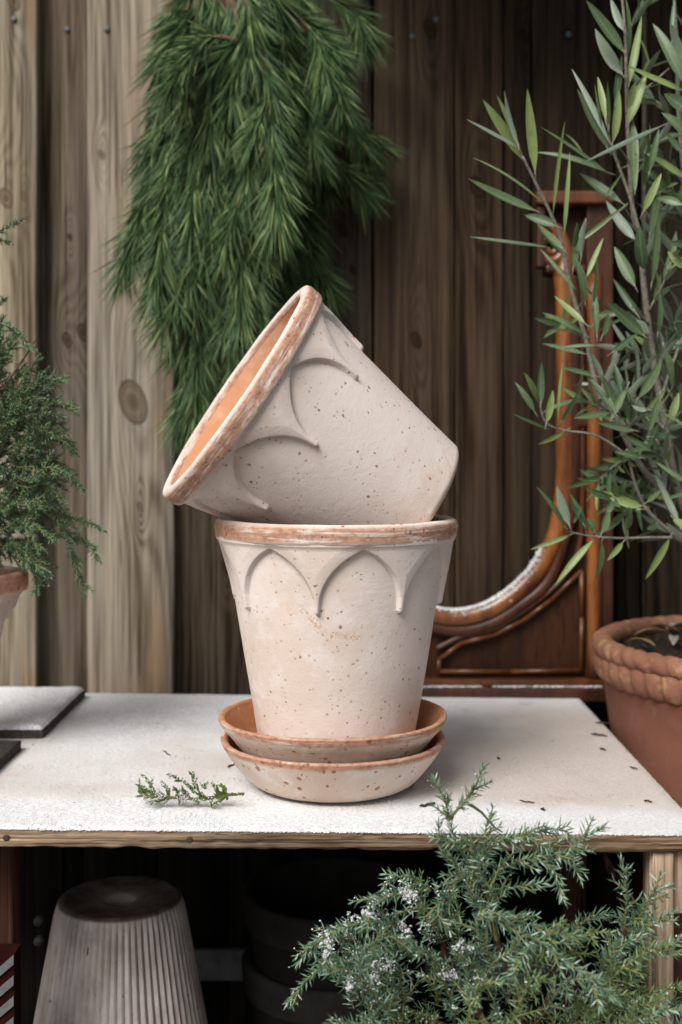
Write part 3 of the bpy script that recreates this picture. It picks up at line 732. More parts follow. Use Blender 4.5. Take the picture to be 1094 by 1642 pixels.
    for zx, zy, Y, sx, sy in zones: wgt += np.exp(-((zx_-zx)/(sx*.8))**2-((zy_-zy)/(sy*.8))**2)*1.0
    wgt += .012*(zx_ < 620)+.003
    wgt *= np.array([mnoise.noise(Vector(v)*60) > .02 for v in NV])*(NV[:, 1] < .90)
    pick = rng.choice(len(NV), size=3600, p=wgt/wgt.sum())
    for k in pick: snow_blob(sm, NV[k]+rng.normal(0, .0006, 3)+np.array((0, 0, .0005)), rs.uniform(.0003, .0008), rs)
    tag(sm.build('snow', M_snow), 'lumps of snow caught in the left side of the front juniper', 'snow', kind='stuff')
ICO = None
def snow_blob(mb, p, rad, rs):
    global ICO
    if ICO is None:
        g = (1+5**.5)/2
        v = np.array([(-1,g,0),(1,g,0),(-1,-g,0),(1,-g,0),(0,-1,g),(0,1,g),(0,-1,-g),(0,1,-g),(g,0,-1),(g,0,1),(-g,0,-1),(-g,0,1)], float); v /= np.linalg.norm(v[0])
        f = [(0,11,5),(0,5,1),(0,1,7),(0,7,10),(0,10,11),(1,5,9),(5,11,4),(11,10,2),(10,7,6),(7,1,8),(3,9,4),(3,4,2),(3,2,6),(3,6,8),(3,8,9),(4,9,5),(2,4,11),(6,2,10),(8,6,7),(9,8,1)]
        ICO = (v, f)
    v = ICO[0]*np.array([[rad*rs.uniform(.7, 1.3)] for _ in range(12)]); v[:, 2] *= .8
    mb.add(v+np.array(p), ICO[1])
front_juniper()

# ---- left potted conifer
M_con = leafy('dark green feathery needles', (.045,.105,.055), (.115,.20,.105), tip=(.20,.30,.15), rough=.5, spec=.35)
def left_conifer():
    pot = empty('clay_pot', (-.365, 1.15, .0145)); tag(pot, 'weathered clay pot with dark wet rim cut off by the left edge of the photo', 'flower pot')
    # rim right edge at column 42, rows 918-948; foot at column 0 row 1085
    p = P(42, 930, 1.15); R_ = p.x+.365; zt = P(0, 917, 1.15).z-.0145; zb = P(0, 948, 1.15).z-.0145
    mb = MB()
    def fn(t, rr, z, k): return rr+.0004*math.sin(5*t+z*50), z
    pr = [(R_-.046, 0), (R_-.044, .002), (R_-.022, zb-.028), (R_-.018, zb-.026), (R_-.016, zb-.018), (R_-.012, zb-.016), (R_-.008, zb-.004), (R_-.004, zb)]
    lathe(mb, pr, 128, 0, fn); mb.build('body', clay_mat('left pot clay', (2, 9, 4), base_edge=False, pale=(.46,.37,.32), tan=(.40,.30,.24)), pot)
    mb = MB(); lathe(mb, [(R_-.006, zb-.001), (R_-.001, zb+.001), (R_, zb+.004), (R_, zt-.003), (R_-.003, zt), (R_-.010, zt), (R_-.012, zt-.004), (R_-.013, zt-.03)], 128, 0, fn)
    mb.build('rim', clay_mat('left pot rim clay', (5, 1, 4), band=(zb+.002, zt-.001), base_edge=False, pale=(.52,.36,.28), tan=(.45,.28,.19)), pot)
    mb = MB(); lathe(mb, [(.0005, zt-.008), (.03, zt-.006), (R_-.0135, zt-.009)], 48); mb.build('soil', M_soil, pot)
    r = empty('conifer_shrub', (-.365, 1.15, .0145+zt-.01)); tag(r, 'dark green feathery conifer spilling over its clay pot at left edge', 'shrub')
    nb, sb = MB(), MB(); rr = random.Random(11); base = np.array((-.365, 1.15, .0145+zt-.01))
    oy = [340,400,450,520,560,600,640,700,760,800,850,900,960]; oxr = [30,5,0,35,60,100,122,125,125,112,112,100,70]
    hero = [([(-60,440),(-20,385),(10,365),(38,352)], .008), ([(-50,420),(-10,385),(16,390)], .006), ([(-40,560),(0,520),(28,535),(50,560)], .014), ([(-30,500),(0,485),(10,480)], .01),
            ([(70,800),(95,830),(115,880),(128,920),(136,952)], .018), ([(85,815),(115,830),(140,838),(168,852)], .012), ([(100,850),(140,870),(160,900)], .012), ([(40,860),(60,900),(62,950)], .014),
            ([(20,640),(70,610),(105,612)], .018), ([(20,700),(90,700),(125,730)], .018), ([(30,690),(80,650),(124,655)], .018), ([(60,740),(100,745),(132,790)], .014)]
    for h, tl in hero:
        Y = 1.13; q = smooth_path(px_path(h, Y, Y-.01), 24); spiky(nb, sb, q, nl=.0075, nw=.0011, step=.0020, start=.05)
        for s_ in side_twigs(q, .008, tl*1.2, tl*.7, 42): spiky(nb, sb, s_, nl=.0068, nw=.0010, step=.0022)
    stm = MB()
    for i in range(215):
        y = rr.uniform(500, 945)**1.0; xr = float(np.interp(y, oy, oxr)); x = xr-(xr+190)*rr.random()**1.25-6
        Y = rr.uniform(1.05, 1.24); tip = np.array(P(x, y, Y)); 
        inner = base+(tip-base)*rr.uniform(.45, .7)+np.array((0, 0, .03)); mid = (inner+tip)/2+np.array((0, 0, rr.uniform(.004, .018)))
        q = smooth_path([inner, mid, tip], 16); spiky(nb, sb, q, nl=.0072, nw=.0011, step=.0024)
        for s_ in side_twigs(q, .0095, .026, .011, 45, droop=.15): spiky(nb, sb, s_, nl=.0066, nw=.0011, step=.0027)
    for i in range(16):
        y = rr.uniform(520, 800); x = rr.uniform(-150, 60); tip = np.array(P(x, y, rr.uniform(1.08, 1.2)))
        q = smooth_path([base, base*.5+tip*.5+np.array((-.01, 0, .03)), tip], 20); tube(stm, q, np.linspace(.0028, .0009, 20), 6)
    loc = np.array(r.location)
    for b_, nm, m in ((nb, 'foliage', M_con), (sb, 'twig', M_twig), (stm, 'stem', M_bark)):
        o = b_.build(nm, m, loc=tuple(loc), smooth=False); o.parent = r; o.location = (0, 0, 0)
left_conifer()

# ---- hanging pine boughs
M_pine = leafy('pine needles', (.026,.066,.022), (.090,.160,.056), tip=(.22,.29,.11), rough=.55, spec=.3)
def pine():
    r = empty('pine_branch_bundle', P(360, -60, 1.42)); tag(r, 'bundle of drooping green pine branches hanging down the fence boards', 'pine branches')
    rr = random.Random(21); loc = np.array(r.location)
    mbn = MB(); box(mbn, -.004, .004, -.0, .085, -.004, .004); o = mbn.build('hook', plain('black iron hook', (.03,.03,.03), .5)); o.parent = r; o.location = (0, 0, .02)
    def sprig(nb, sb, q, nl, dens=.0017, ang=27, w=.0017):
        pts, L = resample(np.asarray(q), dens); K = len(pts); tan = np.gradient(pts, axis=0); tan /= np.linalg.norm(tan, axis=1)[:, None]+1e-12
        tube(sb, pts[::4], np.linspace(.0024, .0012, len(pts[::4])), 5)
        t3 = np.repeat(tan, 5, 0); p3 = np.repeat(pts, 5, 0); n = len(t3)
        rnd = rng.normal(size=(n, 3)); o = np.cross(t3, rnd); o /= np.linalg.norm(o, axis=1)[:, None]
        an = np.radians(rng.normal(ang, 9, n))[:, None]; d = t3*np.cos(an)+o*np.sin(an)
        ln = nl*rng.uniform(.75, 1.15, n); bend = np.tile((0, 0, -.10), (n, 1))+rng.normal(0, .04, (n, 3))
        needles(nb, p3, d, ln, w, bend)
    # (path px, Y0, Y1, sprig len px, side sprig spacing px, needle length m)
    boughs = [
      ([(330,-60),(304,0),(275,80),(258,200),(240,300),(230,345)], 1.40, 1.36, .055, .022, .042),
      ([(340,-60),(310,40),(290,160),(272,290),(260,365)], 1.39, 1.34, .06, .022, .045),
      ([(350,-60),(345,60),(325,200),(306,350),(292,450),(286,490)], 1.37, 1.32, .06, .021, .045),
      ([(360,-60),(372,60),(362,180),(340,320),(322,450),(318,560),(310,625)], 1.36, 1.33, .06, .021, .045),
      ([(360,-60),(385,60),(395,180),(388,300),(385,400),(378,470),(360,540)], 1.35, 1.33, .06, .021, .045),
      ([(370,-60),(400,20),(425,120),(435,200),(440,270)], 1.35, 1.31, .055, .022, .045),
      ([(380,-60),(440,-10),(490,40),(530,90)], 1.38, 1.34, .05, .024, .042),
      ([(380,-60),(430,20),(470,120),(500,200)], 1.40, 1.38, .05, .024, .042),
      ([(380,-60),(400,-20),(395,60),(340,60),(300,90)], 1.36, 1.31, .05, .024, .042),
      ([(380,-60),(420,0),(450,120),(440,260),(420,380),(400,440)], 1.38, 1.35, .06, .022, .045),
      ([(385,-60),(470,60),(538,160),(585,212),(608,234)], 1.46, 1.45, .05, .024, .042),
      ([(385,-60),(450,80),(500,180),(530,250),(550,270)], 1.45, 1.44, .055, .022, .042),
      ([(385,-60),(430,100),(460,260),(490,380),(508,450)], 1.45, 1.44, .055, .022, .042),
      ([(385,-60),(420,120),(440,300),(450,430),(455,470)], 1.44, 1.42, .055, .022, .042),
      ([(385,-60),(480,-20),(560,10),(590,50)], 1.43, 1.41, .05, .026, .042),
    ]
    for path, Y0, Y1, sl, sp, nl in boughs:
        br = MB(); nb = MB()
        p = smooth_path(px_path(path, Y0, Y1), 40); tube(br, p, np.linspace(.0045, .0018, 40), 7)
        pts, L = resample(p, .002); K = len(pts); tan = np.gradient(pts, axis=0); s = .10*L; az = rr.random()*6
        while s < L:
            k = min(K-2, int(s/L*K)); t = unit(tan[k]); a = unit(np.cross(t, (0, 1, .2))); b = np.cross(t, a); az += 2.4+rr.uniform(-.5, .5)
            o = a*math.cos(az)+b*math.sin(az)*.55; an = math.radians(rr.uniform(14, 38)); d = unit(t*math.cos(an)+o*math.sin(an)+np.array((0, 0, -.25)))
            ln = sl*1.15*rr.uniform(.6, 1.2); q = [pts[k]]
            for i in range(5): q.append(q[-1]+unit(d+np.array((0, -.01, -.13*i)))*ln/5)
            q = np.array(q); q[:, 1] = np.minimum(q[:, 1], FY-.018)
            sprig(nb, br, smooth_path(q, 14), nl*rr.uniform(.95, 1.25)); s += sp*1.6*rr.uniform(.7, 1.3)
        sprig(nb, br, p[-13:], nl)
        for v in nb.v: v[:, 1] = np.minimum(v[:, 1], FY-.008)
        base = p[0]
        o = br.build('branch', M_bark, loc=tuple(base), smooth=True); o.parent = r; o.location = tuple(base-loc)
        q = nb.build('needles', M_pine, loc=tuple(base), smooth=False); q.parent = o; q.location = (0, 0, 0)
pine()

# ------------------------------------------------------------------ antique wooden mirror frame
def varnish(name, a, b, rough=.28, coat=.25):
    N = NT(name); n = N.noise(1, 5, .6, N.map(scale=(25, 25, 7))); c = N.mix(N.ss(n, .35, .65), a, b)
    f = N.noise(1, 4, .7, N.map(scale=(260, 260, 30))); c = N.mix(N.math('MULTIPLY', N.ss(f, .46, .66), .6), c, tuple(q*.25 for q in a)); c = N.mix(N.math('MULTIPLY', N.ss(N.noise(1, 5, .7, N.map(scale=(60, 60, 14), loc=(3, 3, 3))), .52, .66), .5), c, tuple(q*.35 for q in b))
    return N.done(c, rough, N.bump(f, .3, .0008), .35 if coat else .12, **{'Coat Weight': coat, 'Coat Roughness': .3})
def mirror_frame():
    Y = 1.44; s = Y/F_PX; r = empty('mirror_frame', (P(800, 1118, Y).x, Y, .0))
    tag(r, 'antique glossy red brown wooden frame with curved inner moulding leaning at back of table', 'wooden frame')
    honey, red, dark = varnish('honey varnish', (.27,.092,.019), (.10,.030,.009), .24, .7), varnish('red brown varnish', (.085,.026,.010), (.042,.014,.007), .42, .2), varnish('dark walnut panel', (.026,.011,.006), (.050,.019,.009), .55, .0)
    loc = np.array(r.location)
    def put(mb, name, m, par=None, sm=True):
        o = mb.build(name, m, loc=tuple(loc), smooth=sm); o.parent = par or r; o.location = (0, 0, 0); return o
    g = lambda px, py, Yy=Y: tuple(P(px, py, Yy))
    curve = [(560,925),(620,962),(690,985),(735,990),(780,980),(825,953),(862,915),(886,872),(900,820),(906,760),(906,650),(906,560),(905,480),(902,440)]
    cv = [(CX+(p[0]/Y*F_PX), HY-(p[2]-ZC)/Y*F_PX) for p in smooth_path([g(*c) for c in curve], 60)]
    zb = lambda py: P(0, py, Y).z
    # panel
    mb = MB(); xz = lambda px, py: (P(px, py, Y).x, P(px, py, Y).z)
    poly = [xz(a+4, b+4) for a, b in cv]+[xz(975, 440), xz(975, 1088), xz(560, 1088)]
    prism(mb, poly, Y+.006, Y+.014); put(mb, 'panel', dark, sm=False)
    mb = MB(); tube(mb, smooth_path([g(*c) for c in curve], 90), .0108, 14, up=(0, 1, 0), sy=1.0); put(mb, 'inner_moulding', honey)
    mb = MB(); tube(mb, smooth_path([g(a+(14 if a > 850 else 6), b+(20 if a < 880 else 3), Y+.002) for a, b in curve], 90), .0085, 10, up=(0, 1, 0)); put(mb, 'inner_bead', red)
    oc = [(700,1040),(716,1032),(742,1020),(792,1008),(838,981),(882,948),(912,915),(930,872),(934,800),(934,640),(934,445)]
    mb = MB(); tube(mb, smooth_path([g(a, b, Y) for a, b in oc], 60), .0034, 8, up=(0, 1, 0)); put(mb, 'outer_bead', red)
    ib = [(704,1077),(820,1077),(932,1075),(933,990),(933,915),(884,962),(841,994),(791,1019),(740,1031),(704,1058),(704,1077)]
    mb = MB(); 
    for a, b in zip(ib[:-1], ib[1:]): tube(mb, [g(*a), g(*b)], .0029, 8, up=(0, 1, 0))
    put(mb, 'panel_bead', varnish('bead varnish', (.13,.042,.012), (.08,.025,.008), .35))
    def bx(x0, x1, y0, y1, d0, d1, name, m, bv=.002, par=None):
        mb = MB(); a, b = P(x0, y1, Y), P(x1, y0, Y); box(mb, a.x, b.x, Y+d0, Y+d1, a.z, b.z); return bevel(put(mb, name, m, par, False), bv, 3)
    bx(940, 984, 312, 1088, -.002, .022, 'stile', red, .003)
    mb = MB(); tube(mb, [g(953, y, Y-.002) for y in np.linspace(440, 1086, 12)], .0085, 12, up=(0, 1, 0)); put(mb, 'stile_moulding', honey)
    bx(560, 978, 1097, 1121, -.022, .026, 'base_rail', red, .003)
    bx(560, 972, 1087, 1098, -.012, .022, 'base_step', varnish('base step', (.13,.045,.015), (.08,.025,.01), .3), .002)
    bx(892, 950, 617, 636, -.008, .006, 'brace', red, .002); bx(898, 950, 668, 684, -.006, .006, 'brace', red, .002)
    # carved head block: cap, jamb, shaded niche with a scroll
    bx(858, 982, 309, 330, -.014, .022, 'head_cap', varnish('cap', (.16,.06,.022), (.10,.034,.014), .35), .003)
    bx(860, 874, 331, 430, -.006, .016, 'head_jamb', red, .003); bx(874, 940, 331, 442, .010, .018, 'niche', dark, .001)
    t = np.linspace(0, 1, 40); sc = [g(886+20*math.cos(a*9)*(1-.75*a)-2, 396+26*math.sin(a*9)*(1-.75*a), Y) for a in t]
    mb = MB(); tube(mb, sc, np.linspace(.007, .003, 40), 10, up=(0, 1, 0)); tube(mb, smooth_path([g(902,445), g(908,410), g(896,372), g(878,360)], 20), np.linspace(.012, .005, 20), 10, up=(0, 1, 0)); put(mb, 'scroll', honey)
    bx(874, 940, 425, 438, -.006, .012, 'collar', red, .003)
    # snow resting along the lower curve, the base step and a brace
    rs = random.Random(9); sm = MB()
    cvp = smooth_path([g(a, b, Y) for a, b in curve], 220)
    for p in cvp:
        px = CX+p[0]/Y*F_PX
        if 600 < px < 880:
            k = 1 if px < 835 else .6
            for _ in range(int(34*k)):
                a = rs.gauss(.0005, .0036)
                # surface normal of the hollow points up-left
                tpx = (px-735)/160.; nx, nz = -math.sin(max(-.9, min(1.25, tpx))), math.cos(max(-.9, min(1.25, tpx)))
                h = math.sqrt(max(0, .0108**2-a*a))
                snow_blob(sm, (p[0]+nx*h*.98+rs.gauss(0, .001), p[1]+a-.001, p[2]+nz*h*.98), rs.uniform(.0006, .0014), rs)
    for _ in range(1500):
        px = rs.uniform(600, 965); 
        if mnoise.noise(Vector((px*.03, 0, 0))) < rs.uniform(-.45, .35): continue
        p = P(px, 1097, Y-.016+rs.gauss(0, .002)); snow_blob(sm, (p.x, p.y, P(px, 1096.5, Y).z), rs.uniform(.0004, .0012), rs)
    for _ in range(60):
        p = P(rs.uniform(918, 942), 616.5, Y-.003); snow_blob(sm, p, rs.uniform(.0012, .0024), rs)
    tag(sm.build('snow', M_snow), 'streaks of snow resting on the curve and ledge of the wooden frame', 'snow', kind='stuff')
mirror_frame()

# ------------------------------------------------------------------ big terracotta pot with rope rim, and the olive tree in it
OX, OY = .455, 1.275
def rope_pot():
    R, zr, G = .190, .0930, -.398
    r = empty('rope_rim_pot', (OX, OY, G)); tag(r, 'large red terracotta pot with twisted rope rim standing beside right end of table', 'flower pot')
    N = NT('old red terracotta'); x, y, z = N.sep()
    c = N.mix(N.ss(N.noise(10, 5, .6), .35, .7), (.155,.060,.038), (.21,.085,.055)); c = N.mix(N.math('MULTIPLY', N.ss(N.noise(60, 5, .7), .55, .75), .35), c, (.32,.17,.12))
    s = speckle(N, 60, .12, .08); c = N.mix(N.math('MULTIPLY', s, .6), c, (.55,.42,.34)); c = N.mix(N.math('MULTIPLY', N.ss(N.noise(1, 6, .7, N.map(scale=(16, 16, 5), loc=(4, 4, 4))), .55, .68), .35), c, (.33,.27,.22)); body_m = N.done(c, .8, N.bump(N.noise(140, 4, .6), .3, .001), .3)
    N = NT('worn rope rim clay'); c = N.mix(N.ss(N.noise(14, 5, .65), .35, .68), (.19,.080,.05), (.29,.145,.09))
    c = N.mix(N.math('MULTIPLY', N.ss(N.noise(45, 5, .7), .52, .68), .55), c, (.46,.29,.14)); rim_m = N.done(c, .8, N.bump(N.noise(220, 5, .7), .5, .0016), .3)
    H = zr-G
    def fn(t, rr, zz, k): return rr+.0006*math.sin(zz*120)+.0005*math.sin(3*t), zz
    mb = MB(); prof = [(.120, 0), (.124, .003)]+[(.124+(.052)*(q/10), .003+(H-.05)*(q/10)) for q in range(1, 11)]+[(.180, H-.04)]
    lathe(mb, prof, 128, 0, fn, cap0=True); lathe(mb, [(.174, H-.012), (.164, H-.05), (.150, H-.2)], 96)
    mb.build('body', body_m, r)
    # rope rim: twisted strands around the lip, a scalloped skirt below
    mb = MB(); n, m = 560, 26; vs = []; K = 56
    for i in range(n):
        t = 2*PI*i/n
        for j in range(m):
            a = 2*PI*j/m; lobe = abs(math.sin((K*t+a*2.0+.9*mnoise.noise(Vector((math.cos(t)*6, math.sin(t)*6, 1))))/2)); rad = .0112*(.82+.18*lobe**.7)+.0006*mnoise.noise(Vector((math.cos(t)*14, math.sin(t)*14, a)))
            rr = R-.013+rad*math.cos(a)*1.05; vs.append((rr*math.cos(t), rr*math.sin(t), H-.0125+rad*math.sin(a)))
    fs = [(i*m+j, ((i+1) % n)*m+j, ((i+1) % n)*m+(j+1) % m, i*m+(j+1) % m) for i in range(n) for j in range(m)]
    mb.add(vs, fs)
    vs = []; prof = [(.174, -.018), (.182, -.018), (.1865, -.022), (.188, -.030), (.1865, -.038), (.182, -.045), (.178, -.048), (.172, -.049)]
    for k, (rr, dz) in enumerate(prof):
        for i in range(n):
            t = 2*PI*i/n; lobe = abs(math.sin(K*t/2+1.2)); w = math.sin(PI*k/(len(prof)-1)); q = rr-.0045*w*(1-lobe**.7); vs.append((q*math.cos(t), q*math.sin(t), H+dz+.003*w*(1-lobe)))
    mb.add(vs, [(k*n+i, (k+1)*n+i, (k+1)*n+(i+1) % n, k*n+(i+1) % n) for k in range(len(prof)-1) for i in range(n)])
    mb.build('rope_rim', rim_m, r)
    # soil with leaf litter
    mb = MB(); n = 90; vs = []; rs = np.linspace(0.0005, .168, 40)
    for q in rs:
        for i in range(n):
            t = 2*PI*i/n; x_, y_ = q*math.cos(t), q*math.sin(t); vs.append((x_, y_, H-.022+.010*mnoise.noise(Vector((x_*22, y_*22, 0)))+.005*mnoise.noise(Vector((x_*80, y_*80, 2)))))
    mb.add(vs, [(k*n+i, k*n+(i+1) % n, (k+1)*n+(i+1) % n, (k+1)*n+i) for k in range(39) for i in range(n)]); mb.build('soil', M_soil, r)
    return H+G
rope_top = rope_pot()

def leaf(mb, base, tip, width, nrm, curl=.12, mi=0, fold=.42, seg=9):
    base, tip = np.array(base, float), np.array(tip, float); d = tip-base; L = np.linalg.norm(d); d /= L
    nrm = np.array(nrm, float); w = unit(np.cross(d, nrm)); nrm = np.cross(w, d); vs = []
    for k in range(seg+1):
        f = k/seg; ww = width*.5*(math.sin(PI*min(1, f**.85*.98+.02))**.75)*(1 if f < .97 else .5)*(.22+.78*min(1, f*6)) if k < seg else .0001
        c = base+d*L*f+nrm*(curl*L*4*f*(1-f))
        vs += [c-w*ww+nrm*ww*fold, c, c+w*ww+nrm*ww*fold]
    fs = []
    for k in range(seg):
        a = k*3; fs += [(a, a+1, a+4, a+3), (a+1, a+2, a+5, a+4)]
    mb.add(vs, fs, mi)
def olive_leaf_mat():
    N = NT('olive leaf'); g = N.n('ShaderNodeNewGeometry'); r = g.outputs['Random Per Island']
    top = N.mix(r, (.050,.100,.045), (.115,.170,.075)); top = N.mix(N.math('GREATER_THAN', N.math('FRACT', N.math('MULTIPLY', r, 13.7)), .72), top, (.20,.27,.09))
    und = N.mix(r, (.17,.22,.165), (.24,.295,.22)); at = N.n('ShaderNodeAttribute'); at.attribute_name = 'rib'; rib = N.math('POWER', at.outputs['Fac'], 9)
    top = N.mix(N.math('MULTIPLY', rib, .6), top, (.26,.33,.17)); top = N.mix(N.math('MULTIPLY', N.ss(N.noise(120, 4, .65), .55, .7), .4), top, (.09,.10,.04)); c = N.mix(g.outputs['Backfacing'], top, und)
    c = N.mix(N.math('MULTIPLY', N.ss(N.noise(260, 3, .6), .5, .7), .15), c, (.3,.35,.28))
    m = N.done(c, .42, N.bump(N.noise(300, 3, .6), .2, .0005), .45)
    tr = N.n('ShaderNodeBsdfTranslucent'); N.put(tr.inputs[0], N.mix(.5, c, (.25,.40,.10))); mx = N.n('ShaderNodeMixShader'); mx.inputs[0].default_value = .18
    N.l(N.b.outputs[0], mx.inputs[1]); N.l(tr.outputs[0], mx.inputs[2]); N.l(mx.outputs[0], N.out.inputs[0]); return m
def olive():
    r = empty('olive_tree', (OX, OY, rope_top-.02)); tag(r, 'young olive tree with slender grey green leaves growing in the rope rimmed pot', 'olive tree')
    lf, st = MB(), MB(); sb = st; rs = random.Random(31)
    A = lambda x, y: (660+x/2.52, y/2.52); B = lambda x, y: (660+x/2.52, 280+y/2.52); C = lambda x, y: (660+x/2.52, 780+y/2.52)
    hero = [(A, [
        (500,700,468,358,45,0),(435,600,375,365,22,1),(432,580,345,385,26,0),(455,650,288,402,48,0),(440,600,222,482,20,1),(535,825,247,637,14,0),(510,855,230,722,52,0),(588,915,458,870,46,0),(572,865,620,488,18,0),
        (615,960,640,615,20,0),(560,1000,235,957,20,0),(615,1010,510,905,34,0),(800,575,648,278,30,1),(795,605,670,360,48,0),(785,490,752,310,30,0),(798,520,792,330,24,0),(812,580,838,362,42,0),(822,420,850,222,32,0),
        (770,520,740,340,12,0),(800,700,500,615,28,0),(1020,505,700,655,22,1),(790,695,525,515,16,0),(862,215,705,0,58,0),(855,305,742,115,62,1),(858,125,805,-10,36,1),(870,245,862,-20,24,0),(878,345,930,66,36,0),
        (872,445,905,330,38,0),(875,505,950,300,48,0),(895,480,902,790,44,0),(1100,340,975,95,52,0),(1110,290,1050,95,42,1),(1052,170,1065,-10,24,0),(1120,375,865,262,28,0),(1130,450,1020,378,64,0),(1130,570,1010,455,52,0),
        (1120,730,932,610,30,0),(880,730,945,655,16,0),(935,860,1010,700,36,0),(905,970,785,810,46,1),(672,985,875,820,18,0),(655,1010,670,900,34,0),(672,1000,705,880,26,1),(780,800,850,700,14,0),(1100,620,1030,540,30,0),
        (830,640,760,540,40,0),(850,820,680,700,46,0),(1100,830,990,800,40,0),(960,700,1000,520,30,0),(940,760,960,560,36,0),(700,640,620,540,14,0)]),
      (B, [
        (620,330,508,198,40,0),(652,385,668,195,40,0),(685,335,702,178,30,1),(670,270,875,118,18,0),(702,520,660,330,46,0),(705,420,775,255,24,0),(735,530,750,330,22,0),(665,465,520,300,20,0),(705,605,578,490,32,0),
        (705,650,528,558,32,0),(750,650,735,440,34,0),(705,725,528,682,28,0),(745,690,600,700,20,0),(770,655,798,562,34,0),(745,815,600,778,26,0),(825,965,720,825,38,0),(838,962,768,808,38,0),(872,995,815,755,36,0),
        (882,1005,850,830,30,0),(810,720,915,640,28,0),(945,655,790,510,52,0),(905,455,820,290,52,0),(940,385,920,200,58,0),(962,245,1005,10,46,0),(970,445,998,150,40,0),(912,565,815,420,32,0),(915,905,1012,745,46,0),
        (805,962,655,985,32,0),(905,1035,750,1002,32,0),(970,1060,1075,1062,36,0),(925,1145,820,1120,32,0),(500,962,418,838,30,0),(505,905,455,800,32,0),(522,935,525,758,34,0),(545,1005,572,870,36,0),(558,1030,412,968,16,0),
        (620,1035,512,1090,22,0),(592,1000,612,760,14,0),(602,1000,680,870,24,0),(995,645,1000,470,32,0),(945,640,870,560,40,0),(960,640,900,590,60,1),(1000,900,960,1040,34,0),(1020,700,1050,860,40,0),(1110,380,1035,310,40,0),
        (1110,290,1040,280,40,0),(1110,720,1050,690,28,0),(1100,600,1062,590,20,0),(1100,780,1070,750,30,0),(960,950,890,930,30,1),(780,940,860,900,30,0),(1040,1000,1080,880,36,0),(870,860,800,1000,30,0)]),
      (C, [
        (645,195,480,255,22,0),(622,165,505,0,24,0),(640,160,588,0,46,1),(705,185,640,30,32,0),(735,215,580,400,32,0),(655,150,690,80,18,0),(935,80,800,45,42,0),(935,92,820,100,24,0),(950,65,1010,15,26,0),(990,150,950,172,32,0),
        (1045,205,945,375,34,0),(865,180,880,80,32,0),(770,225,745,375,32,0),(855,225,790,300,28,0),(740,180,710,130,42,0),(770,185,800,100,42,0),(1060,130,1110,180,40,0),(700,160,640,60,30,0),(850,60,760,20,34,0)])]
    for fn, ls in hero:
        for x0, y0, x1, y1, w, pale in ls:
            a, b = fn(x0, y0), fn(x1, y1); Y = 1.16+rs.uniform(-.02, .02); dY = rs.uniform(-.022, .022); wm = w/2.52*Y/F_PX*.9
            n = (rs.uniform(-.5, .5), -1.0, rs.uniform(-.2, .6))
            if pale: n = tuple(-q for q in n)
            leaf(lf, P(a[0], a[1], Y), P(b[0], b[1], Y+dY), wm, n, curl=rs.uniform(-.05, .09))
            if w > 20:
                t = unit(np.array(P(b[0], b[1], Y+dY))-np.array(P(a[0], a[1], Y))); p = np.array(P(a[0], a[1], Y)); tube(sb, [p-t*.006, p+t*.004], .0006, 5)
    stems = [
      ([(1150,1040),(1125,900),(1094,850),(1060,790),(1020,735),(985,665),(962,640),(940,545),(918,470),(899,385),(882,340),(860,295),(838,250)], 1.24, 1.16, .0042, .0011),
      ([(1150,1040),(1120,880),(1085,780),(1068,690),(1052,600),(1040,520),(1030,430),(1028,380),(1015,340),(1006,190),(1003,60),(995,-30)], 1.24, 1.17, .0050, .0012),
      ([(1028,380),(1010,315),(986,250),(978,225),(973,190)], 1.18, 1.16, .0018, .0008),
      ([(1110,880),(1078,855),(1040,820),(1020,780),(1005,720)], 1.22, 1.17, .0028, .0010),
      ([(1078,862),(1040,862),(997,863),(950,860),(914,853)], 1.18, 1.16, .0014, .0008),
      ([(1020,740),(960,700),(905,690),(876,678),(866,650)], 1.18, 1.16, .0012, .0008),
      ([(1160,1040),(1150,800),(1130,600),(1110,400),(1090,200),(1085,60),(1080,-20)], 1.26, 1.17, .0045, .0014),
      ([(1160,1040),(1190,800),(1200,500),(1190,200),(1200,-40)], 1.28, 1.22, .0045, .0014),
      ([(1073,110),(1036,142)], 1.17, 1.16, .0009, .0007),
      ([(1060,640),(1080,580),(1105,520),(1130,480)], 1.2, 1.18, .0018, .0009),
    ]
    for pts, Y0, Y1, r0, r1 in stems:
        q = smooth_path(px_path(pts, Y0, Y1), 50); tube(st, q, np.linspace(r0, r1, 50), 8)
    # random twigs with opposite leaf pairs filling the right of the crown
    def twig(a, b, Ya, Yb, ll=.038):
        q = smooth_path([tuple(P(*a, Ya)), tuple((P(*a, Ya)+P(*b, Yb))/2+Vector((rs.uniform(-.006, .006), 0, rs.uniform(0, .01)))), tuple(P(*b, Yb))], 20)
        tube(st, q[::2], np.linspace(.0014, .0007, 10), 6); pts, L = resample(q, .0105); k = 0
        for i in range(1, len(pts)):
            t = unit(pts[i]-pts[i-1]); a_ = unit(np.cross(t, (.1, 1, .1))); b_ = np.cross(t, a_); az = (i % 2)*PI/2+rs.uniform(-.4, .4)
            for sg in (0, PI):
                o = a_*math.cos(az+sg)+b_*math.sin(az+sg); an = math.radians(rs.uniform(28, 52)); d = unit(t*math.cos(an)+o*math.sin(an)); nn = unit(np.cross(np.cross(o, t), d)+0*d)
                nn = unit(t*math.sin(an)*1.0-o*math.cos(an)) ; leaf(lf, pts[i], pts[i]+d*ll*rs.uniform(.7, 1.15), ll*rs.uniform(.14, .19), nn, curl=rs.uniform(-.02, .08), seg=6)
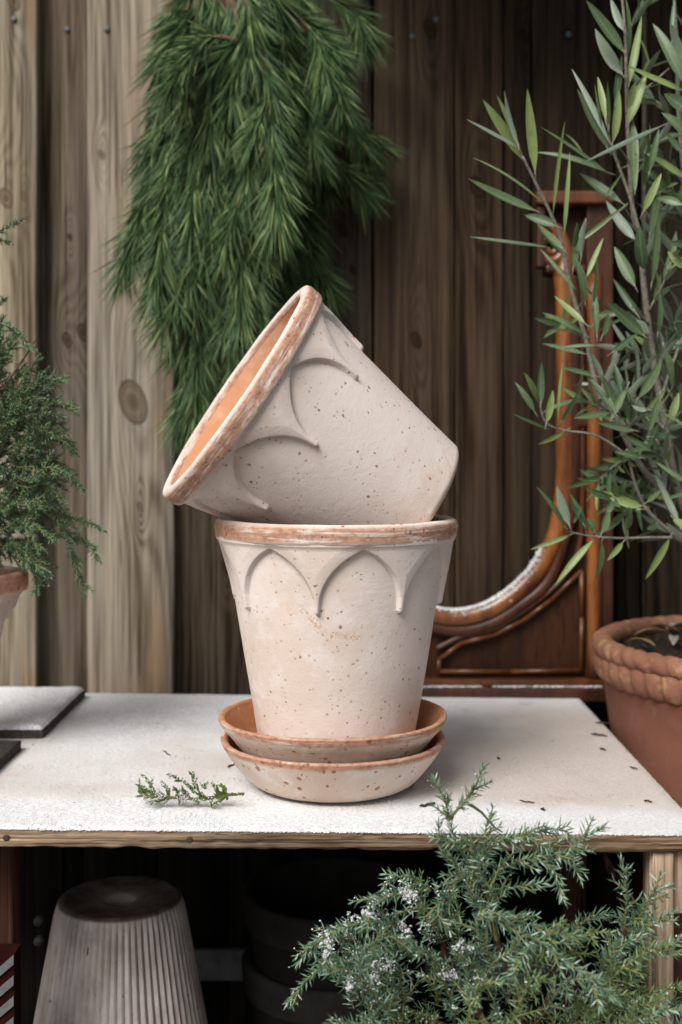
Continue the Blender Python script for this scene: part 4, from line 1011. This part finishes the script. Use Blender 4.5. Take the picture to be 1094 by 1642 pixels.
    tw = [((1040,500),(1075,420)),((1052,600),(1000,560)),((1068,690),(1110,620)),((1085,780),(1040,720)),((985,665),(1030,600)),((1030,430),(1080,330)),((1094,850),(1060,770)),((1060,790),(975,770)),((1020,735),(960,770)),
          ((1040,820),(985,800)),((1125,600),(1080,520)),((1130,700),(1100,640)),((1110,400),(1070,300)),((1100,300),(1050,250)),((1090,200),(1120,100)),((1006,190),(1040,110)),((1130,860),(1110,780)),((1070,700),(1020,680)),
          ((1010,315),(1050,230)),((1052,600),(1090,560)),((1190,500),(1140,420)),((1190,300),(1150,200)),((1200,700),(1150,640)),((1068,690),(1000,640)),((1120,880),(1060,850)),((962,640),(1000,590)),((1075,760),(1050,700)),((1000,700),(1050,660)),((1100,820),(1150,760)),((985,665),(930,640)),((1020,735),(1070,690)),((1060,790),(1000,830)),((940,545),(900,520)),((1052,600),(1090,500)),((1080,640),(1040,560)),((1110,500),(1150,420)),((1094,420),(1040,380)),((1003,60),(1050,0)),((1085,200),(1050,160)),((1100,100),(1130,20)),((1040,520),(985,500)),((1085,780),(1110,700))]
    for a, b in tw: twig(a, b, rs.uniform(1.17, 1.25), rs.uniform(1.16, 1.26))
    nlf = sum(len(v) for v in lf.v); loc = tuple(r.location)
    for b_, nm, m in ((lf, 'foliage', olive_leaf_mat()), (st, 'trunk', M_bark_grey)):
        o = b_.build(nm, m, loc=loc)
        if b_ is lf: o.data.attributes.new('rib', 'FLOAT', 'POINT').data.foreach_set('value', np.tile([0., 1., 0.], nlf//3))
        o.parent = r; o.location = (0, 0, 0)
    # dry leaves on the soil
    for i, (px, py, col) in enumerate(((1045,1018,(.30,.20,.13)), (1080,1030,(.38,.33,.28)), (1062,1010,(.24,.15,.09)), (1085,1008,(.34,.30,.26)), (1028,1034,(.30,.24,.12)))):
        Y = .213*F_PX/(py-HY)*1.02; p = P(px, py, Y); mb = MB(); a = i*1.3
        leaf(mb, (p.x-.02*math.cos(a), p.y-.02*math.sin(a), rope_top-.014), (p.x+.022*math.cos(a), p.y+.022*math.sin(a), rope_top-.012), .010, (.1, .1, 1), curl=.10)
        lb = ['curled tan dry leaf at left on the soil of the big pot', 'pale dry leaf nearest the right edge on the soil of the big pot', 'brown dry leaf lying deep at back of the big pot soil', 'greyish dry leaf at far right of the big pot soil', 'yellowish dry leaf nearest the front of the big pot soil'][i]
        o = mb.build('dry_leaf', plain('dry leaf', col, .8, .2, 200, .3), loc=(p.x, p.y, rope_top-.013)); sol = o.modifiers.new('thickness', 'SOLIDIFY'); sol.thickness = .0005
        tag(o, lb, 'leaf', 'dry leaves on the soil')
olive()

# ------------------------------------------------------------------ under the table
def ribbed_pot():
    Y = 1.12; top = P(193, 1437, Y); G = -.398; H = top.z-G
    r = empty('ribbed_pot', (top.x, Y, G)); tag(r, 'grey ribbed clay pot standing upside down on the ground under the table', 'flower pot')
    Rt, Rb = .0565, .098; nr = 66
    N = NT('grey weathered clay'); x, y, z = N.sep(); o = N.obj
    c = N.mix(N.ss(N.noise(14, 5, .65), .38, .66), (.44,.395,.375), (.29,.25,.225)); c = N.mix(N.math('MULTIPLY', N.ss(N.noise(1, 4, .6, N.map(scale=(90, 90, 9))), .45, .7), .5), c, (.56,.52,.51))
    pit = speckle(N, 120, .22, .26, N.map(scale=(1, 1, .5))); c = N.mix(N.math('MULTIPLY', pit, .85), c, (.055,.04,.03))
    cap = N.ss(z, H-.004, H-.001); c = N.mix(cap, c, N.mix(N.ss(N.noise(60, 5, .7), .4, .6), (.075,.055,.045), (.14,.11,.09)))  # upturned base coloured darker, standing in for shade under the tabletop
    m = N.done(c, .9, N.bump(N.math('SUBTRACT', N.noise(180, 4, .6), N.math('MULTIPLY', pit, 1.5)), .4, .001), .2)
    prof = [(.097, 0), (.104, 0), (.1065, .004), (.1065, .040), (.104, .045), (Rb-.002, .047)]
    zs = np.linspace(.049, H-.003, 40); prof += [(Rb+(Rt-Rb)*(q-.049)/(H-.052), q) for q in zs]+[(Rt-.001, H-.0012), (Rt-.003, H-.0003), (Rt-.006, H), (Rt-.009, H-.0008), (.020, H-.0022), (.014, H-.003), (.011, H-.0048), (.0005, H-.005)]
    def fn(t, rr, zz, k):
        if .047 < zz < H-.0025:
            f = min(1, (H-.0025-zz)/.010)*min(1, (zz-.047)/.006); q = (t*nr/(2*PI)) % 1; w = (1-abs(2*q-1))
            rr += f*(.0034*(w**.5)-.0018)+.0002*mnoise.noise(Vector((t*30, zz*60, 0)))
        return rr, zz
    mb = MB(); lathe(mb, prof, nr*12, 0, fn); mb.build('body', m, r)
ribbed_pot()
def dark_pots():
    m = plain('shade-dark clay', (.020,.019,.017), .95, .05, 40, .2); Y = 1.235  # clay colour lowered to near black in place of shade
    for i, (zr, lab) in enumerate(((-.155, 'upper dark clay pot with beaded rim nested in another beneath the table'), (-.222, 'lower dark clay pot holding the beaded one beneath the table'))):
        c = P(535, 1420, Y); R = .092; H = .172 if i == 0 else zr+.398; r = empty('beaded_pot', (c.x, Y, zr-H)); tag(r, lab, 'flower pot', 'nested clay pots under the table')
        def fn(t, rr, zz, k):
            if k in (5, 6): rr += .0010*abs(math.sin(t*45))
            return rr, zz
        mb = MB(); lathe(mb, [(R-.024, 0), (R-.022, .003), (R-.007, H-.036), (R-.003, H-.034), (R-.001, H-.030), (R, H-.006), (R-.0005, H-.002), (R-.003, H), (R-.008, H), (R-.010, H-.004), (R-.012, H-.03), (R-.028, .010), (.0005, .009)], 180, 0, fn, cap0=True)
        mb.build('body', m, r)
dark_pots()
def striped():
    r = empty('painted_crate', (-.30, .95, -.40)); tag(r, 'dark red box corner with slanting white stripes at bottom left under the table', 'box')
    Y = .95; s = Y/F_PX; x1 = P(23, 0, Y).x; z = lambda py: P(0, py, Y).z
    mb = MB(); box(mb, x1-.20, x1, Y, Y+.02, -.40, z(1530)); o = mb.build('panel', plain('dark red paint', (.022,.006,.005), .9, .02), loc=tuple(r.location), smooth=False); o.parent = r; o.location = (0, 0, 0)
    for k in range(5):
        y0 = 1552+k*33; mb = MB(); px = (24, -60); p = [(P(24, y0-22, Y).x, z(y0-22)), (P(24, y0-7, Y).x, z(y0-7)), (P(-60, y0+64, Y).x, z(y0+64)), (P(-60, y0+49, Y).x, z(y0+49))]
        p[0] = (x1, p[0][1]); p[1] = (x1, p[1][1]); prism(mb, p, Y-.002, Y-.0004); q = mb.build('stripe', plain('dull white paint', (.13,.13,.13), .9, .05), loc=tuple(r.location), smooth=False); q.parent = r; q.location = (0, 0, 0)
striped()

# ------------------------------------------------------------------ cut conifer sprig and crumbs on the table
def sprig():
    loc = P(300, 1275, .965); loc.z = .003; r = empty('conifer_sprig', loc); tag(r, 'small green conifer sprig dusted with snow lying left of the saucers', 'sprig')
    nb, sb, sn = MB(), MB(), MB(); rs = random.Random(4); D = lambda x, y: (200+x/4.973, 1200+y/4.973)
    def T(x, y, up=0):      # table point under a photo pixel, lifted
        px, py = D(x, y); zt = .0035; Y = (ZC-zt)*F_PX/(1292-HY)*1.0; Y = .975; return tuple(P(px, py, Y))
    mains = [([(955,362),(840,368),(700,385),(560,395),(420,385),(300,370),(200,360),(110,365)], .0010), ([(560,360),(520,290),(440,230),(355,180)], .0006), ([(560,330),(548,260),(545,190)], .0006), ([(640,320),(650,262)], .0005),
             ([(430,390),(420,320),(410,285)], .0006), ([(350,380),(330,300),(295,255)], .0006), ([(250,370),(190,290),(140,245)], .0006), ([(180,365),(120,310),(105,270)], .0006), ([(750,385),(720,330),(700,290)], .0006),
             ([(780,385),(745,320),(740,285)], .0006), ([(800,380),(790,320),(770,290)], .0006), ([(300,380),(180,330),(130,300)], .0006), ([(520,400),(470,340),(480,310)], .0006), ([(620,400),(600,340),(590,290)], .0006),
             ([(700,400),(690,420),(740,425)], .0005), ([(450,400),(430,425),(460,430)], .0005), ([(240,380),(130,375),(100,330)], .0006), ([(820,375),(780,410),(735,420)], .0005),([(600,400),(560,425),(520,430)], .0005),([(350,395),(270,410),(240,400)], .0005)]
    for pts, r0 in mains:
        q = smooth_path([T(*p) for p in pts], 20); q[:, 1] += np.linspace(0, rs.uniform(-.012, .012), 20); tube(sb, q, r0, 5)
        spiky(nb, sb, q, nl=.0028, nw=.0011, step=.0009, ang=38, r0=.0006, r1=.0004)
        for s_ in side_twigs(q, .004, .007, .004, 40, droop=0): spiky(nb, sb, s_, nl=.0026, nw=.0011, step=.0010, ang=36, r0=.0005, r1=.0003)
    for b_, nm, m in ((nb, 'foliage', leafy('yellow green scale leaves', (.07,.13,.025), (.15,.24,.05), rough=.5)), (sb, 'twig', M_bark)):
        for v in b_.v: v[:, 2] = np.maximum(v[:, 2], .0035)
        if b_ is nb: NVs = [v.copy() for v in b_.v if len(v) % 7 == 0]
        o = b_.build(nm, m, loc=tuple(loc), smooth=False); o.parent = r; o.location = (0, 0, 0)
    NV = np.concatenate(NVs); px = CX+NV[:, 0]/NV[:, 1]*F_PX; wgt = np.exp(-((px-268)/34)**2)+.5*np.exp(-((px-328)/16)**2)+.05
    wgt *= np.array([mnoise.noise(Vector(v)*130) > -.05 for v in NV])
    for k in rng.choice(len(NV), size=1500, p=wgt/wgt.sum()): snow_blob(sn, NV[k]+rng.normal(0, .0007, 3)+np.array((0, -.0002, .0003)), rs.uniform(.0002, .0007), rs)
    tag(sn.build('snow', M_snow), 'grains of snow caught on the small green sprig', 'snow', kind='stuff')
sprig()
def crumbs():
    M = plain('dark bark crumb', (.05,.03,.022), .85, .2, 500, .4); rs = random.Random(8)
    L = [((672,1293),(700,1288),.0016,'dark brown twig beside right foot of the lower saucer'), ((262,1208),(274,1216),.0009,'tiny dark twig on the snow behind the green sprig'), ((833,1283),(858,1286),.0009,'thin brown bark flake on right half of the snowy table'),
         ((955,1156),(978,1157),.0013,'dark bark strip at right table edge nearest the frame'), ((948,1174),(974,1178),.0014,'dark bark strip at right table edge below the one nearest the frame'), ((962,1198),(972,1200),.0013,'short dark crumb near the right table edge'), ((1010,1228),(1022,1230),.0011,'small dark crumb on right table edge beside the terracotta pot'),
         ((365,1233),(376,1228),.0012,'short dark twig touching left side of the lower saucer'), ((1032,1281),(1046,1283),.0012,'small dark crumb close to right front corner of table'), ((868,1295),(874,1298),.0012,'single dark crumb near the front edge right of the juniper tip'), ((797,1214),(802,1216),.0012,'single dark crumb in the middle of the right half of table')]
    for a, b, rad, lab in L:
        pa = P(*a, (ZC-.002)*F_PX/(a[1]-HY)); pb = P(*b, (ZC-.002)*F_PX/(b[1]-HY)); mb = MB()
        for p in (pa, pb): p.z = tilt(p.x, .0030)
        q = np.array([pa+(pb-pa)*t for t in np.linspace(0, 1, 8)])+rng.normal(0, rad*.25, (8, 3)); tube(mb, q, rad*.72*np.array([.5,.9,1,.8,1,.85,.8,.4]), 7); c = (pa+pb)/2
        tag(mb.build('bark_crumb', M, loc=tuple(c)), lab, 'twig', 'bark crumbs on the snow')
crumbs()
